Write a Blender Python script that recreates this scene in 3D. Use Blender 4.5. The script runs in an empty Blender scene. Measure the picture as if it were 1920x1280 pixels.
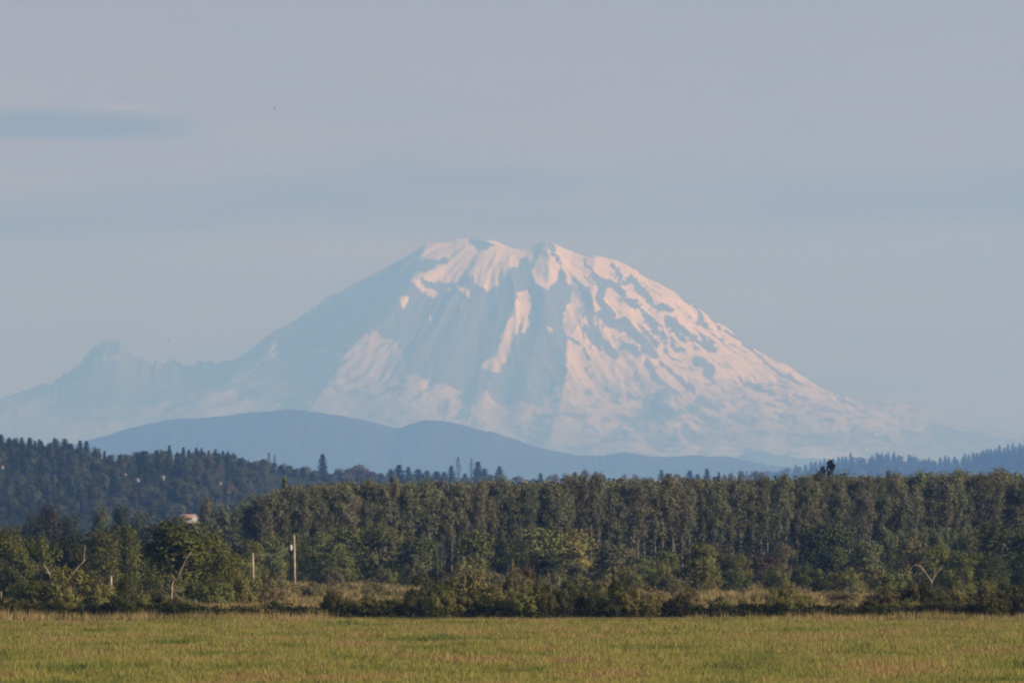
import bpy, math, random
import numpy as np

# ------------------------------------------------------------------ camera, sky, sun, exposure
sc = bpy.context.scene
COL = sc.collection
F = 21570.0            # focal length in photograph pixels (about 400 mm on full frame)
CAM_H = 7.0            # eye height above the field, metres
HOR = 1030.0           # eye level row of the photograph
PITCH = math.atan((HOR - 640.0) / F)
SUN_AZ = math.radians(110.0)     # clockwise from the view direction
SUN_EL = math.radians(20.0)

cam = bpy.data.cameras.new('camera')
cam.sensor_width = 36.0
cam.lens = 36.0 * F / 1920.0
cam.clip_start = 1.0
cam.clip_end = 400000.0
cam_o = bpy.data.objects.new('camera', cam)
cam_o.location = (0, 0, CAM_H)
cam_o.rotation_euler = (math.pi / 2 + PITCH, 0, 0)
COL.objects.link(cam_o)
sc.camera = cam_o

world = bpy.data.worlds.new('World')
sc.world = world
world.use_nodes = True


def build_world():
    nt = world.node_tree
    N, L = nt.nodes, nt.links
    bg = N['Background']
    sky = N.new('ShaderNodeTexSky')
    sky.sky_type = 'NISHITA'
    sky.sun_disc = False
    sky.sun_elevation = SUN_EL
    sky.sun_rotation = SUN_AZ
    sky.altitude = 10
    sky.air_density = 1.0
    sky.dust_density = 0.3
    sky.ozone_density = 2.0
    # high thin veil of cloud: streaks drawn out along the horizon, all round the sky
    tc = N.new('ShaderNodeTexCoord')
    sep = N.new('ShaderNodeSeparateXYZ')
    L.new(tc.outputs['Generated'], sep.inputs[0])

    def math_(op, a, b=None, c=None):
        n = N.new('ShaderNodeMath')
        n.operation = op
        for i, v in enumerate((a, b, c)):
            if v is None:
                continue
            if isinstance(v, (int, float)):
                n.inputs[i].default_value = v
            else:
                L.new(v, n.inputs[i])
        return n.outputs[0]
    az = math_('MULTIPLY', math_('ARCTAN2', sep.outputs[0], sep.outputs[1]), 57.29578)
    el = math_('MULTIPLY', math_('ARCSINE', sep.outputs[2]), 57.29578)
    comb = N.new('ShaderNodeCombineXYZ')
    L.new(math_('MULTIPLY', az, 0.55), comb.inputs[0])
    L.new(math_('MULTIPLY', el, 4.5), comb.inputs[1])
    nz = N.new('ShaderNodeTexNoise')
    nz.inputs['Scale'].default_value = 1.0
    nz.inputs['Detail'].default_value = 6.0
    nz.inputs['Roughness'].default_value = 0.62
    L.new(comb.outputs[0], nz.inputs['Vector'])
    n1 = nz.outputs[0]
    wob = math_('MULTIPLY', math_('SUBTRACT', n1, 0.5), 0.5)

    def lens(a0, ra, e0, re, tilt=0.0):
        dx = math_('DIVIDE', math_('SUBTRACT', az, a0), ra)
        e = math_('SUBTRACT', el, math_('ADD', math_('MULTIPLY', math_('SUBTRACT', az, a0), tilt), e0))
        dy = math_('DIVIDE', e, re)
        r2 = math_('ADD', math_('MULTIPLY', dx, dx), math_('MULTIPLY', dy, dy))
        r2 = math_('ADD', r2, math_('MULTIPLY', wob, 3.4))
        m = N.new('ShaderNodeMapRange')
        m.interpolation_type = 'SMOOTHSTEP'
        m.inputs['From Min'].default_value = 1.5
        m.inputs['From Max'].default_value = 0.0
        L.new(r2, m.inputs['Value'])
        return m.outputs[0]

    def mix(fac, a, b, mode='MIX'):
        n = N.new('ShaderNodeMix')
        n.data_type = 'RGBA'
        n.blend_type = mode
        if isinstance(fac, (int, float)):
            n.inputs['Factor'].default_value = fac
        else:
            L.new(fac, n.inputs['Factor'])
        for s, v in ((n.inputs[6], a), (n.inputs[7], b)):
            if isinstance(v, tuple):
                s.default_value = v
            else:
                L.new(v, s)
        return n.outputs[2]
    clear = mix(1.0, sky.outputs[0], (0.34, 0.36, 0.80, 1.0), 'MULTIPLY')
    veil = mix(1.0, sky.outputs[0], (0.84, 0.70, 0.78, 1.0), 'MULTIPLY')
    band = lens(0.2, 6.0, 1.72, 0.17, 0.02)
    cloud = lens(-2.2, 0.72, 2.117, 0.085, -0.02)
    rim = lens(-1.93, 0.16, 2.20, 0.016, -0.03)
    streak = math_('MULTIPLY', math_('SUBTRACT', n1, 0.5), 1.1)
    vf = math_('ADD', math_('MULTIPLY_ADD', math_('MINIMUM', math_('ABSOLUTE', el), 2.6), 0.45, -0.08), streak)
    vf = math_('SUBTRACT', vf, math_('MULTIPLY', band, 0.36))
    vf = math_('SUBTRACT', vf, math_('MULTIPLY', cloud, 0.8))
    cl = N.new('ShaderNodeClamp')
    cl.inputs['Max'].default_value = 1.2
    L.new(vf, cl.inputs[0])
    col = mix(cl.outputs[0], clear, veil)
    col = mix(math_('MULTIPLY', rim, 0.45), col, mix(1.0, sky.outputs[0], (1.25, 0.95, 1.1, 1.0), 'MULTIPLY'))
    bg.inputs['Strength'].default_value = 0.05
    L.new(col, bg.inputs['Color'])


sun = bpy.data.lights.new('sun', 'SUN')
sun.energy = 5.0
sun.angle = math.radians(0.5)
sun.color = (1.0, 0.86, 0.78)
sun_o = bpy.data.objects.new('sun', sun)
sun_o.rotation_euler = (math.pi / 2 - SUN_EL, 0, math.pi - SUN_AZ)
sun_o.location = (50, -50, 100)
COL.objects.link(sun_o)

vs = sc.view_settings
vs.view_transform = 'Standard'
vs.look = 'None'
vs.exposure = 0.72
vs.gamma = 1.0
vs.use_curve_mapping = False
cy = sc.cycles
cy.use_denoising = True
cy.denoiser = 'OPENIMAGEDENOISE'
cy.max_bounces = 5
cy.diffuse_bounces = 2
cy.glossy_bounces = 1
cy.transmission_bounces = 2
cy.volume_bounces = 3
cy.transparent_max_bounces = 4
cy.pixel_filter_type = 'BLACKMAN_HARRIS'
cy.filter_width = 2.1
build_world()

# ------------------------------------------------------------------ helpers
rng = np.random.default_rng(7)
random.seed(7)
CP, SP = math.cos(PITCH), math.sin(PITCH)


def at(px, py, Y):
    """point that the photograph shows at pixel px, py, at distance Y"""
    r, u = px - 960.0, 640.0 - py
    dy = F * CP - u * SP
    dz = F * SP + u * CP
    return (r * Y / dy, Y, CAM_H + dz * Y / dy)


def X(px, Y):
    return (px - 960.0) * Y / F


def Z(py, Y):
    return CAM_H + (HOR - py) * Y / F


def mesh_np(name, V, Q=None, T=None, attrs=None, mats=None, matidx=None, smooth=False):
    me = bpy.data.meshes.new(name)
    V = np.asarray(V, dtype=np.float32)
    nq = 0 if Q is None else len(Q)
    nt_ = 0 if T is None else len(T)
    loops = []
    if nq:
        loops.append(np.asarray(Q, dtype=np.int32).ravel())
    if nt_:
        loops.append(np.asarray(T, dtype=np.int32).ravel())
    loops = np.concatenate(loops)
    tot = np.concatenate([np.full(nq, 4, np.int32), np.full(nt_, 3, np.int32)])
    start = np.concatenate([[0], np.cumsum(tot)[:-1]]).astype(np.int32)
    me.vertices.add(len(V))
    me.vertices.foreach_set('co', V.ravel())
    me.loops.add(len(loops))
    me.loops.foreach_set('vertex_index', loops)
    me.polygons.add(nq + nt_)
    me.polygons.foreach_set('loop_start', start)
    me.polygons.foreach_set('loop_total', tot)
    if smooth:
        me.polygons.foreach_set('use_smooth', np.ones(nq + nt_, dtype=bool))
    if matidx is not None:
        me.polygons.foreach_set('material_index', np.asarray(matidx, dtype=np.int32))
    for k, v in (attrs or {}).items():
        a = me.attributes.new(k, 'FLOAT', 'POINT')
        a.data.foreach_set('value', np.asarray(v, dtype=np.float32))
    for m in mats or []:
        me.materials.append(m)
    me.update(calc_edges=True)
    return me


def link(name, me, parent=None, loc=None, label=None, cat=None, group=None, kind=None, color=None):
    o = bpy.data.objects.new(name, me)
    COL.objects.link(o)
    if parent is not None:
        o.parent = parent
    if loc is not None:
        o.location = loc
    if label:
        o['label'] = label
    if cat:
        o['category'] = cat
    if group:
        o['group'] = group
    if kind:
        o['kind'] = kind
    if color is not None:
        o.color = (*color, 1.0)
    return o


# ---- value noise in numpy
def _hash(ix, iy, seed):
    h = (ix.astype(np.int64) * 374761393 + iy.astype(np.int64) * 668265263 + seed * 982451653) & 0xFFFFFFFF
    h = ((h ^ (h >> 13)) * 1274126177) & 0xFFFFFFFF
    h = h ^ (h >> 16)
    return (h & 0xFFFFFF) / float(0xFFFFFF)


def vnoise(x, y, seed=0):
    x, y = np.broadcast_arrays(np.asarray(x, float), np.asarray(y, float))
    ix, iy = np.floor(x), np.floor(y)
    fx, fy = x - ix, y - iy
    fx = fx * fx * fx * (fx * (fx * 6 - 15) + 10)
    fy = fy * fy * fy * (fy * (fy * 6 - 15) + 10)
    a, b = _hash(ix, iy, seed), _hash(ix + 1, iy, seed)
    c, d = _hash(ix, iy + 1, seed), _hash(ix + 1, iy + 1, seed)
    return (a * (1 - fx) + b * fx) * (1 - fy) + (c * (1 - fx) + d * fx) * fy


def fbm(x, y, seed=0, octv=5, gain=0.5):
    s, amp, tot = 0.0, 1.0, 0.0
    for i in range(octv):
        s = s + amp * (vnoise(x * 2 ** i + 17.3 * i, y * 2 ** i - 9.1 * i, seed + i) - 0.5)
        tot += amp
        amp *= gain
    return 2 * s / tot          # about -1..1


def ridged(x, y, seed=0, octv=4):
    s, amp, tot = 0.0, 1.0, 0.0
    for i in range(octv):
        n = 1 - np.abs(2 * vnoise(x * 2 ** i + 5.7 * i, y * 2 ** i + 3.1 * i, seed + i) - 1)
        s = s + amp * n * n
        tot += amp
        amp *= 0.5
    return s / tot


# ---- materials
def new_mat(name):
    m = bpy.data.materials.new(name)
    m.use_nodes = True
    nt = m.node_tree
    for n in list(nt.nodes):
        nt.nodes.remove(n)
    out = nt.nodes.new('ShaderNodeOutputMaterial')
    return m, nt, out


def ramp(nt, src, stops):
    r = nt.nodes.new('ShaderNodeValToRGB')
    e = r.color_ramp.elements
    while len(e) < len(stops):
        e.new(0.5)
    for i, (p, c) in enumerate(stops):
        e[i].position = p
        e[i].color = (*c, 1)
    nt.links.new(src, r.inputs[0])
    return r.outputs[0]


def noise_node(nt, vec, scale, detail=3.0, rough=0.55):
    n = nt.nodes.new('ShaderNodeTexNoise')
    n.inputs['Scale'].default_value = scale
    n.inputs['Detail'].default_value = detail
    n.inputs['Roughness'].default_value = rough
    nt.links.new(vec, n.inputs['Vector'])
    return n.outputs[0]


def mapping(nt, scale):
    g = nt.nodes.new('ShaderNodeNewGeometry')
    m = nt.nodes.new('ShaderNodeMapping')
    m.inputs['Scale'].default_value = scale
    nt.links.new(g.outputs['Position'], m.inputs['Vector'])
    return m.outputs[0]


def mixc(nt, fac, a, b, mode='MIX'):
    n = nt.nodes.new('ShaderNodeMix')
    n.data_type = 'RGBA'
    n.blend_type = mode
    if isinstance(fac, (int, float)):
        n.inputs['Factor'].default_value = fac
    else:
        nt.links.new(fac, n.inputs['Factor'])
    for s, v in ((n.inputs[6], a), (n.inputs[7], b)):
        if isinstance(v, tuple):
            s.default_value = (*v, 1)
        else:
            nt.links.new(v, s)
    return n.outputs[2]


def diffuse_mat(name, color, rough=0.9, noise_scale=None, amount=0.35):
    m, nt, out = new_mat(name)
    p = nt.nodes.new('ShaderNodeBsdfPrincipled')
    p.inputs['Roughness'].default_value = rough
    p.inputs['Specular IOR Level'].default_value = 0.2
    if noise_scale:
        n = noise_node(nt, mapping(nt, (1, 1, 1)), noise_scale)
        lo = tuple(c * (1 - amount) for c in color)
        hi = tuple(min(1, c * (1 + amount)) for c in color)
        nt.links.new(ramp(nt, n, [(0.3, lo), (0.7, hi)]), p.inputs['Base Color'])
    else:
        p.inputs['Base Color'].default_value = (*color, 1)
    nt.links.new(p.outputs[0], out.inputs[0])
    return m


def foliage_mat(name, translucent=0.16):
    """leaf colour = the object's own colour, varied from leaf to leaf"""
    m, nt, out = new_mat(name)
    oi = nt.nodes.new('ShaderNodeObjectInfo')
    at_ = nt.nodes.new('ShaderNodeAttribute')
    at_.attribute_name = 'tint'
    v = ramp(nt, at_.outputs['Fac'], [(0.0, (0.72, 0.76, 0.75)), (0.5, (1, 1, 1)), (1.0, (1.28, 1.22, 1.1))])
    c = mixc(nt, 1.0, oi.outputs['Color'], v, 'MULTIPLY')
    d = nt.nodes.new('ShaderNodeBsdfDiffuse')
    t = nt.nodes.new('ShaderNodeBsdfTranslucent')
    nt.links.new(c, d.inputs[0])
    nt.links.new(c, t.inputs[0])
    mx = nt.nodes.new('ShaderNodeMixShader')
    mx.inputs[0].default_value = translucent
    nt.links.new(d.outputs[0], mx.inputs[1])
    nt.links.new(t.outputs[0], mx.inputs[2])
    nt.links.new(mx.outputs[0], out.inputs[0])
    return m


M_LEAF = foliage_mat('leaf')
M_NEEDLE = foliage_mat('needle', 0.1)
M_BARK_PALE = diffuse_mat('pale_bark', (0.15, 0.14, 0.115), 0.9, 0.8)
M_BARK = diffuse_mat('bark', (0.085, 0.07, 0.055), 0.9, 1.5)
M_DEAD = diffuse_mat('bleached_wood', (0.33, 0.27, 0.21), 0.85, 2.0)
M_POLE = diffuse_mat('pole_wood', (0.34, 0.27, 0.185), 0.9, 2.0)
M_STEEL = diffuse_mat('grey_steel', (0.55, 0.56, 0.56), 0.5)
M_WIRE = diffuse_mat('wire', (0.25, 0.25, 0.25), 0.5)
M_WALL = diffuse_mat('white_siding', (0.24, 0.235, 0.225), 0.8, 0.4, 0.06)
M_ROOF = diffuse_mat('red_roof', (0.22, 0.14, 0.115), 0.85, 1.2, 0.15)
M_ROOFG = diffuse_mat('grey_roof', (0.22, 0.21, 0.20), 0.85, 1.2, 0.15)
M_GLASS = diffuse_mat('window_glass', (0.03, 0.035, 0.04), 0.1)
M_BIRD = diffuse_mat('dark_plumage', (0.03, 0.03, 0.03), 0.8)

# ------------------------------------------------------------------ ground and terrain


def ground_mat():
    m, nt, out = new_mat('meadow_ground')
    p = nt.nodes.new('ShaderNodeBsdfDiffuse')
    n1 = noise_node(nt, mapping(nt, (0.05, 0.012, 0.05)), 1.0, 5)
    n2 = noise_node(nt, mapping(nt, (0.6, 0.15, 0.6)), 1.0, 3)
    a = ramp(nt, n1, [(0.36, (0.05, 0.065, 0.02)), (0.52, (0.10, 0.09, 0.035)), (0.66, (0.19, 0.13, 0.065))])
    b = ramp(nt, n2, [(0.3, (0.65, 0.65, 0.65)), (0.7, (1.25, 1.25, 1.25))])
    nt.links.new(mixc(nt, 1.0, a, b, 'MULTIPLY'), p.inputs[0])
    nt.links.new(p.outputs[0], out.inputs[0])
    return m


def forest_mat(name, lo, hi, scale):
    m, nt, out = new_mat(name)
    p = nt.nodes.new('ShaderNodeBsdfDiffuse')
    n = noise_node(nt, mapping(nt, (scale, scale, scale)), 1.0, 6, 0.65)
    nt.links.new(ramp(nt, n, [(0.3, lo), (0.7, hi)]), p.inputs[0])
    nt.links.new(p.outputs[0], out.inputs[0])
    return m


M_GROUND = ground_mat()
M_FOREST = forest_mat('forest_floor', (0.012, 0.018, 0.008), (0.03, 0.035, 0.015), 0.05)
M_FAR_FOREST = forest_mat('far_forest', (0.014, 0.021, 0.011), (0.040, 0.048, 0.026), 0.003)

# one ground sheet out to the mountain
g = mesh_np('ground', [(-60000, -4000, 0), (60000, -4000, 0), (60000, 131000, 0), (-60000, 131000, 0)],
            Q=[(0, 1, 2, 3)], mats=[M_GROUND])
link('ground', g, kind='structure')


def interp(tab, x):
    t = np.array(tab, float)
    return np.interp(x, t[:, 0], t[:, 1])


def grid_mesh(name, P, mats, attrs=None):
    """P: rows x cols x 3"""
    r, c = P.shape[:2]
    idx = np.arange(r * c).reshape(r, c)
    Q = np.stack([idx[:-1, :-1], idx[:-1, 1:], idx[1:, 1:], idx[1:, :-1]], -1).reshape(-1, 4)
    return mesh_np(name, P.reshape(-1, 3), Q=Q, mats=mats, attrs=attrs, smooth=True)


# ---- the snow mountain
D0 = 120000.0
SIL = [(-260, 800), (-100, 775), (0, 748), (40, 735), (75, 722), (105, 712), (120, 700), (152, 680), (160, 664),
       (172, 656), (186, 645), (205, 641), (234, 642), (246, 657), (262, 669), (285, 675), (300, 672), (330, 678), (360, 682),
       (390, 678), (410, 680), (440, 676), (480, 655), (520, 625), (560, 598), (600, 570), (650, 540), (700, 515),
       (750, 487), (800, 464), (840, 453), (858, 448), (875, 447), (880, 450), (900, 449), (930, 452), (950, 462),
       (975, 467), (1000, 465), (1015, 458), (1025, 455), (1040, 459), (1060, 466), (1085, 478), (1105, 486),
       (1125, 485), (1150, 489), (1175, 500), (1200, 520), (1230, 530), (1260, 545), (1285, 562), (1310, 578),
       (1340, 600), (1370, 620), (1390, 640), (1420, 658), (1450, 672), (1480, 685), (1510, 708), (1540, 728),
       (1570, 740), (1600, 752), (1640, 757), (1660, 752), (1690, 757), (1720, 757), (1735, 768), (1760, 780),
       (1790, 792), (1830, 802), (1870, 812), (1920, 825), (2180, 850)]
PL = [(0, 448), (80, 455), (160, 468), (260, 520), (360, 572), (460, 640), (520, 676), (600, 715), (700, 748),
      (860, 790), (1100, 830), (1500, 900), (3000, 1010)]
PR = [(0, 448), (80, 458), (190, 495), (330, 572), (470, 663), (560, 724), (650, 760), (850, 800), (960, 825),
      (1220, 850), (1600, 910), (3000, 1010)]

ROCK_SHADE_POLY = [  # first outline also paints the shaded left flank dark
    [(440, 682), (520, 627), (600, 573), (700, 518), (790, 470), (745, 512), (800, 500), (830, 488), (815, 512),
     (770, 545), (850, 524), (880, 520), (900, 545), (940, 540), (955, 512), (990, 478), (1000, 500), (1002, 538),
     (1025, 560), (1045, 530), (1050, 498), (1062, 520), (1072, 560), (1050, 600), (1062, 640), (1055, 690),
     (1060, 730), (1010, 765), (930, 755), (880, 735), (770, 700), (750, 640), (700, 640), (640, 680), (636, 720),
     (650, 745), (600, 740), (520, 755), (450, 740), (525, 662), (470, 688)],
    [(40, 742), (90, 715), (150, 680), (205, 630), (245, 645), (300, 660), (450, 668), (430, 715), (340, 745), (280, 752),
     (200, 760), (100, 765)],  # left peak, widened to paint its shade along with its crags
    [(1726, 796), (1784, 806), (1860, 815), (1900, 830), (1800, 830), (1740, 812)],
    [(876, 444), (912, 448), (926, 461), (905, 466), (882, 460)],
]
ROCK_SHADE = [
    ([(758, 516), (800, 504), (838, 490)], 6), ([(1006, 474), (1000, 500)], 4), ([(1030, 467), (1042, 497)], 5), ([(1098, 497), (1112, 522)], 3), ([(1150, 505), (1157, 520), (1160, 530)], 4),
    ([(1115, 530), (1130, 545), (1120, 570), (1150, 590)], 7), ([(1130, 537), (1160, 545), (1182, 575)], 5),
    ([(1180, 532), (1205, 555), (1230, 580), (1255, 587)], 6), ([(1205, 592), (1222, 607)], 5),
    ([(1210, 625), (1225, 645)], 6), ([(1080, 530), (1095, 550), (1100, 580), (1110, 612)], 7),  # last stroke here is a shadow strip painted dark
    ([(1130, 600), (1172, 612), (1200, 645), (1215, 665)], 11), ([(1110, 620), (1135, 645), (1145, 665)], 8),
    ([(1065, 640), (1085, 650)], 4), ([(1165, 652), (1197, 670)], 6),
    ([(1247, 607), (1285, 632), (1310, 645), (1335, 657)], 8), ([(1272, 552), (1310, 585), (1322, 615)], 5),
    ([(1347, 620), (1380, 637), (1405, 645)], 6), ([(1210, 690), (1230, 720), (1260, 740)], 9),
    ([(1235, 682), (1272, 707), (1292, 730)], 5), ([(1297, 677), (1330, 695)], 6), ([(1392, 717), (1417, 725)], 6),
    ([(1300, 637), (1332, 657)], 5), ([(1422, 670), (1455, 702), (1494, 718)], 7), ([(1306, 679), (1329, 702)], 6),
    ([(1400, 718), (1445, 741)], 2.5), ([(1445, 754), (1471, 760)], 5), ([(1439, 773), (1474, 786)], 5),
    ([(1565, 744), (1607, 767)], 3), ([(1355, 780), (1394, 792)], 8), ([(1300, 741), (1332, 767)], 7),
    ([(1300, 780), (1326, 799)], 7), ([(1458, 815), (1526, 828)], 5), ([(1662, 780), (1697, 786)], 6),
    ([(1175, 790), (1210, 765), (1242, 750)], 9), ([(1200, 785), (1260, 785), (1297, 762)], 7),
    ([(1160, 820), (1185, 805)], 6), ([(1022, 797), (1097, 787)], 3), ([(1202, 817), (1225, 837)], 8),
    ([(1272, 807), (1297, 825)], 7), ([(1330, 590), (1352, 606)], 4), ([(1395, 650), (1425, 668)], 4),
    ([(1180, 560), (1200, 590), (1240, 640), (1260, 670)], 2.5), ([(1225, 610), (1250, 640), (1280, 660)], 3),
    ([(560, 770), (600, 745), (630, 735)], 6), ([(700, 745), (740, 735)], 5), ([(300, 742), (340, 735)], 5),
]
SNOW = [
    ([(982, 560), (965, 610), (950, 645), (928, 692)], 12), ([(778, 545), (822, 553)], 6), ([(763, 578), (757, 585)], 4),
    ([(808, 594), (812, 620)], 3), ([(862, 575), (868, 580)], 4), ([(880, 515), (905, 535), (920, 528)], 8),
    ([(832, 543), (846, 546)], 4), ([(600, 655), (615, 650)], 6), ([(440, 705), (515, 664)], 9),
    ([(400, 730), (450, 708)], 8), ([(180, 673), (222, 677)], 5), ([(142, 726), (172, 712)], 4), ([(848, 520), (862, 545)], 3),
    ([(772, 541), (800, 529), (845, 512), (885, 503)], 7), ([(976, 478), (960, 496), (946, 522)], 4), ([(868, 545), (880, 560)], 4),
    ([(990, 575), (985, 620)], 4), ([(1030, 625), (1033, 632)], 4), ([(1072, 575), (1080, 600)], 8),
    ([(1060, 590), (1078, 560)], 5), ([(900, 690), (925, 680)], 5),
]
RIDGES = [
    ([(1025, 458), (1030, 500), (1024, 565), (1005, 650), (985, 740)], 42, 95.0),
    ([(958, 525), (965, 560), (950, 620), (925, 700), (905, 780)], 38, 90.0),
    ([(800, 470), (775, 540), (720, 630), (650, 690), (600, 780)], 50, 110.0),
    ([(1115, 490), (1110, 580), (1065, 640), (1055, 740), (1030, 830)], 45, 80.0),
    ([(520, 640), (500, 680), (420, 740), (350, 800)], 40, 80.0),
    ([(1190, 520), (1260, 600), (1330, 680), (1420, 770)], 45, 60.0),
    ([(1150, 500), (1180, 600), (1230, 720), (1260, 820)], 40, 60.0),
    ([(1300, 580), (1400, 660), (1520, 760), (1640, 830)], 40, 50.0),
]


def seg_dist(u, v, pts):
    d = np.full(u.shape, 1e9)
    for (x0, y0), (x1, y1) in zip(pts[:-1], pts[1:]):
        dx, dy = x1 - x0, y1 - y0
        t = np.clip(((u - x0) * dx + (v - y0) * dy) / (dx * dx + dy * dy), 0, 1)
        d = np.minimum(d, np.hypot(u - x0 - t * dx, v - y0 - t * dy))
    return d


def in_poly(u, v, poly):
    ins = np.zeros(u.shape, bool)
    n = len(poly)
    for i in range(n):
        x0, y0 = poly[i]
        x1, y1 = poly[(i + 1) % n]
        c = (y0 > v) != (y1 > v)
        if y0 != y1:
            xx = (x1 - x0) * (v - y0) / (y1 - y0) + x0
            ins ^= c & (u < xx)
    return ins


def build_mountain():
    px = np.arange(-260, 2181, 2.8)
    k = D0 / F
    d = np.concatenate([-np.linspace(3000, 60, 16), 12000 * np.linspace(0, 1, 290) ** 1.25])
    U, Dd = np.meshgrid(px, d)
    Xw = (U - 960) * k
    dp = np.maximum(Dd, 0) / k                      # depth in front, in photograph pixels at that distance
    xr = U - 950
    R = np.sqrt(xr ** 2 + (1.02 * dp) ** 2) + 1e-6
    w = 0.5 + 0.5 * xr / R
    prof = lambda tab: CAM_H + (HOR - interp(tab, R.ravel()).reshape(R.shape)) * k
    base = prof(PL) * (1 - w) + prof(PR) * w
    R0 = np.abs(px - 950)
    p0 = np.where(px < 950, CAM_H + (HOR - interp(PL, R0)) * k, CAM_H + (HOR - interp(PR, R0)) * k)
    S = CAM_H + (HOR - interp(SIL, px)) * k
    S = S + np.clip((450 - px) / 60, 0, 1) * np.clip((px - 60) / 60, 0, 1) * (60 * fbm(px / 17.0, 0 * px + 4.2, 19, 3) + 45 * fbm(px / 7.0, 0 * px + 8.2, 29, 2))
    S = S + 9 * fbm(px / 22.0, 0 * px, 31, 4) + 3 * fbm(px / 6.0, 0 * px, 77, 2)
    c0 = S - p0
    kern = np.exp(-0.5 * (np.arange(-30, 31) / 4.5) ** 2)
    c1 = np.convolve(np.pad(c0, 30, mode='edge'), kern / kern.sum(), 'valid')
    bl = np.clip(Dd / 1000.0, 0, 1)
    corr = c0[None, :] * (1 - bl) + c1[None, :] * bl
    z = base + corr * np.exp(-(np.maximum(Dd, 0) / 800.0) ** 2)
    v = HOR - (z - CAM_H) * F / (D0 - np.maximum(Dd, 0))
    # radial cleavers and gullies
    th = np.arctan2(dp, xr)
    env = np.clip(dp / 60, 0, 1) * np.clip((R - 110) / 240, 0.06, 1)
    warp = 0.25 * fbm(xr / 160, dp / 160, 5, 4)
    rd = ridged(th * 5.5 + warp, R / 420 + 3, 11, 4)
    rd2 = ridged(th * 13 + 2 * warp, R / 190 + 9, 23, 4)
    disp = env * (105 * (rd - 0.45) + 38 * (rd2 - 0.45) + 30 * fbm(xr / 45, dp / 60, 41, 5) + 9 * fbm(xr / 9, dp / 12, 61, 3))
    for pts, wd, h in RIDGES:
        dd = seg_dist(U, v, pts)
        disp += h * 0.8 * np.clip(dp / 90, 0, 1) * np.maximum(0, 1 - dd / wd) ** 1.3
    z = z + disp
    z = np.where(Dd < 0, S[None, :] - 0.75 * np.abs(Dd), z)
    z = np.maximum(z, -40)
    # rocky and snowy ground; shade of the left flank is painted in dark
    un = U + 9 * fbm(U / 24, v / 16, 91, 5, 0.65) + 7 * fbm(U / 8, v / 7, 93, 3, 0.7)
    vn = v + 7 * fbm(U / 22, v / 18, 97, 4, 0.6) + 6 * fbm(U / 8, v / 7, 99, 3, 0.7)
    rock_shade = np.zeros(U.shape)
    for poly in ROCK_SHADE_POLY:
        rock_shade = np.maximum(rock_shade, in_poly(un, vn, poly) * 1.0)
    for pts, wd in ROCK_SHADE:
        rock_shade = np.maximum(rock_shade, np.clip(1.4 - seg_dist(un, vn, pts) / wd * 0.9, 0, 1))
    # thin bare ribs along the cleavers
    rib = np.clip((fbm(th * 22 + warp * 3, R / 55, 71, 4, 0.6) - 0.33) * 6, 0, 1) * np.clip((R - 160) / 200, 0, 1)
    rock_shade = np.maximum(rock_shade, 0.75 * rib)
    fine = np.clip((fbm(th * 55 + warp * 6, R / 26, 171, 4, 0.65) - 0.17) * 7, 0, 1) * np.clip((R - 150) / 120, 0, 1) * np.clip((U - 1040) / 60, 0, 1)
    rock_shade = np.maximum(rock_shade, 0.7 * fine)
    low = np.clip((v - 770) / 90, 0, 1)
    rock_shade = np.maximum(rock_shade, low * np.clip((fbm(U / 60, v / 14, 55, 5, 0.6) + 0.0) * 5, 0, 1) * 0.8)
    haze_fade = np.clip((v - 600) / 220, 0, 1)  # partly bare lower slopes, greyed further to paint in distance haze
    bare = np.clip(haze_fade * (0.92 + 0.30 * fbm(U / 40, v / 20, 57, 4)) * (1 - 0.10 * np.clip((U - 1050) / 60, 0, 1)) + 0.26 * np.clip((U - 1560) / 200, 0, 1) + 0.35 * np.clip((820 - U) / 80, 0, 1) * np.clip((v - 600) / 40, 0, 1), 0, 1)  # right foot greyed as haze, lower left to tone down lit snow
    for pts, wd in SNOW:
        s = 0.9 * np.clip(1.5 - seg_dist(un, vn, pts) / wd * 1.0, 0, 1)
        rock_shade = rock_shade * (1 - s)
    P = np.stack([Xw, D0 - Dd, z], -1)
    m, nt, out = new_mat('snow_rock_shade')
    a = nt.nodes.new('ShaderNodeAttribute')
    a.attribute_name = 'rock_shade'
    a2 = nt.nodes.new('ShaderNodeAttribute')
    a2.attribute_name = 'bare'  # partly bare ground plus the painted haze fade
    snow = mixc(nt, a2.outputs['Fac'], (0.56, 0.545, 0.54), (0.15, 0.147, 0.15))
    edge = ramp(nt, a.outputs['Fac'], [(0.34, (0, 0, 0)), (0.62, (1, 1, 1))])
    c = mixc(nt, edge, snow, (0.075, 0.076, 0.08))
    df = nt.nodes.new('ShaderNodeBsdfDiffuse')
    nt.links.new(c, df.inputs[0])
    nt.links.new(df.outputs[0], out.inputs[0])
    me = grid_mesh('mountain', P[::-1], [m], {'rock_shade': rock_shade[::-1].ravel(), 'bare': bare[::-1].ravel()})
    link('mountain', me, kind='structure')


build_mountain()


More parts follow.
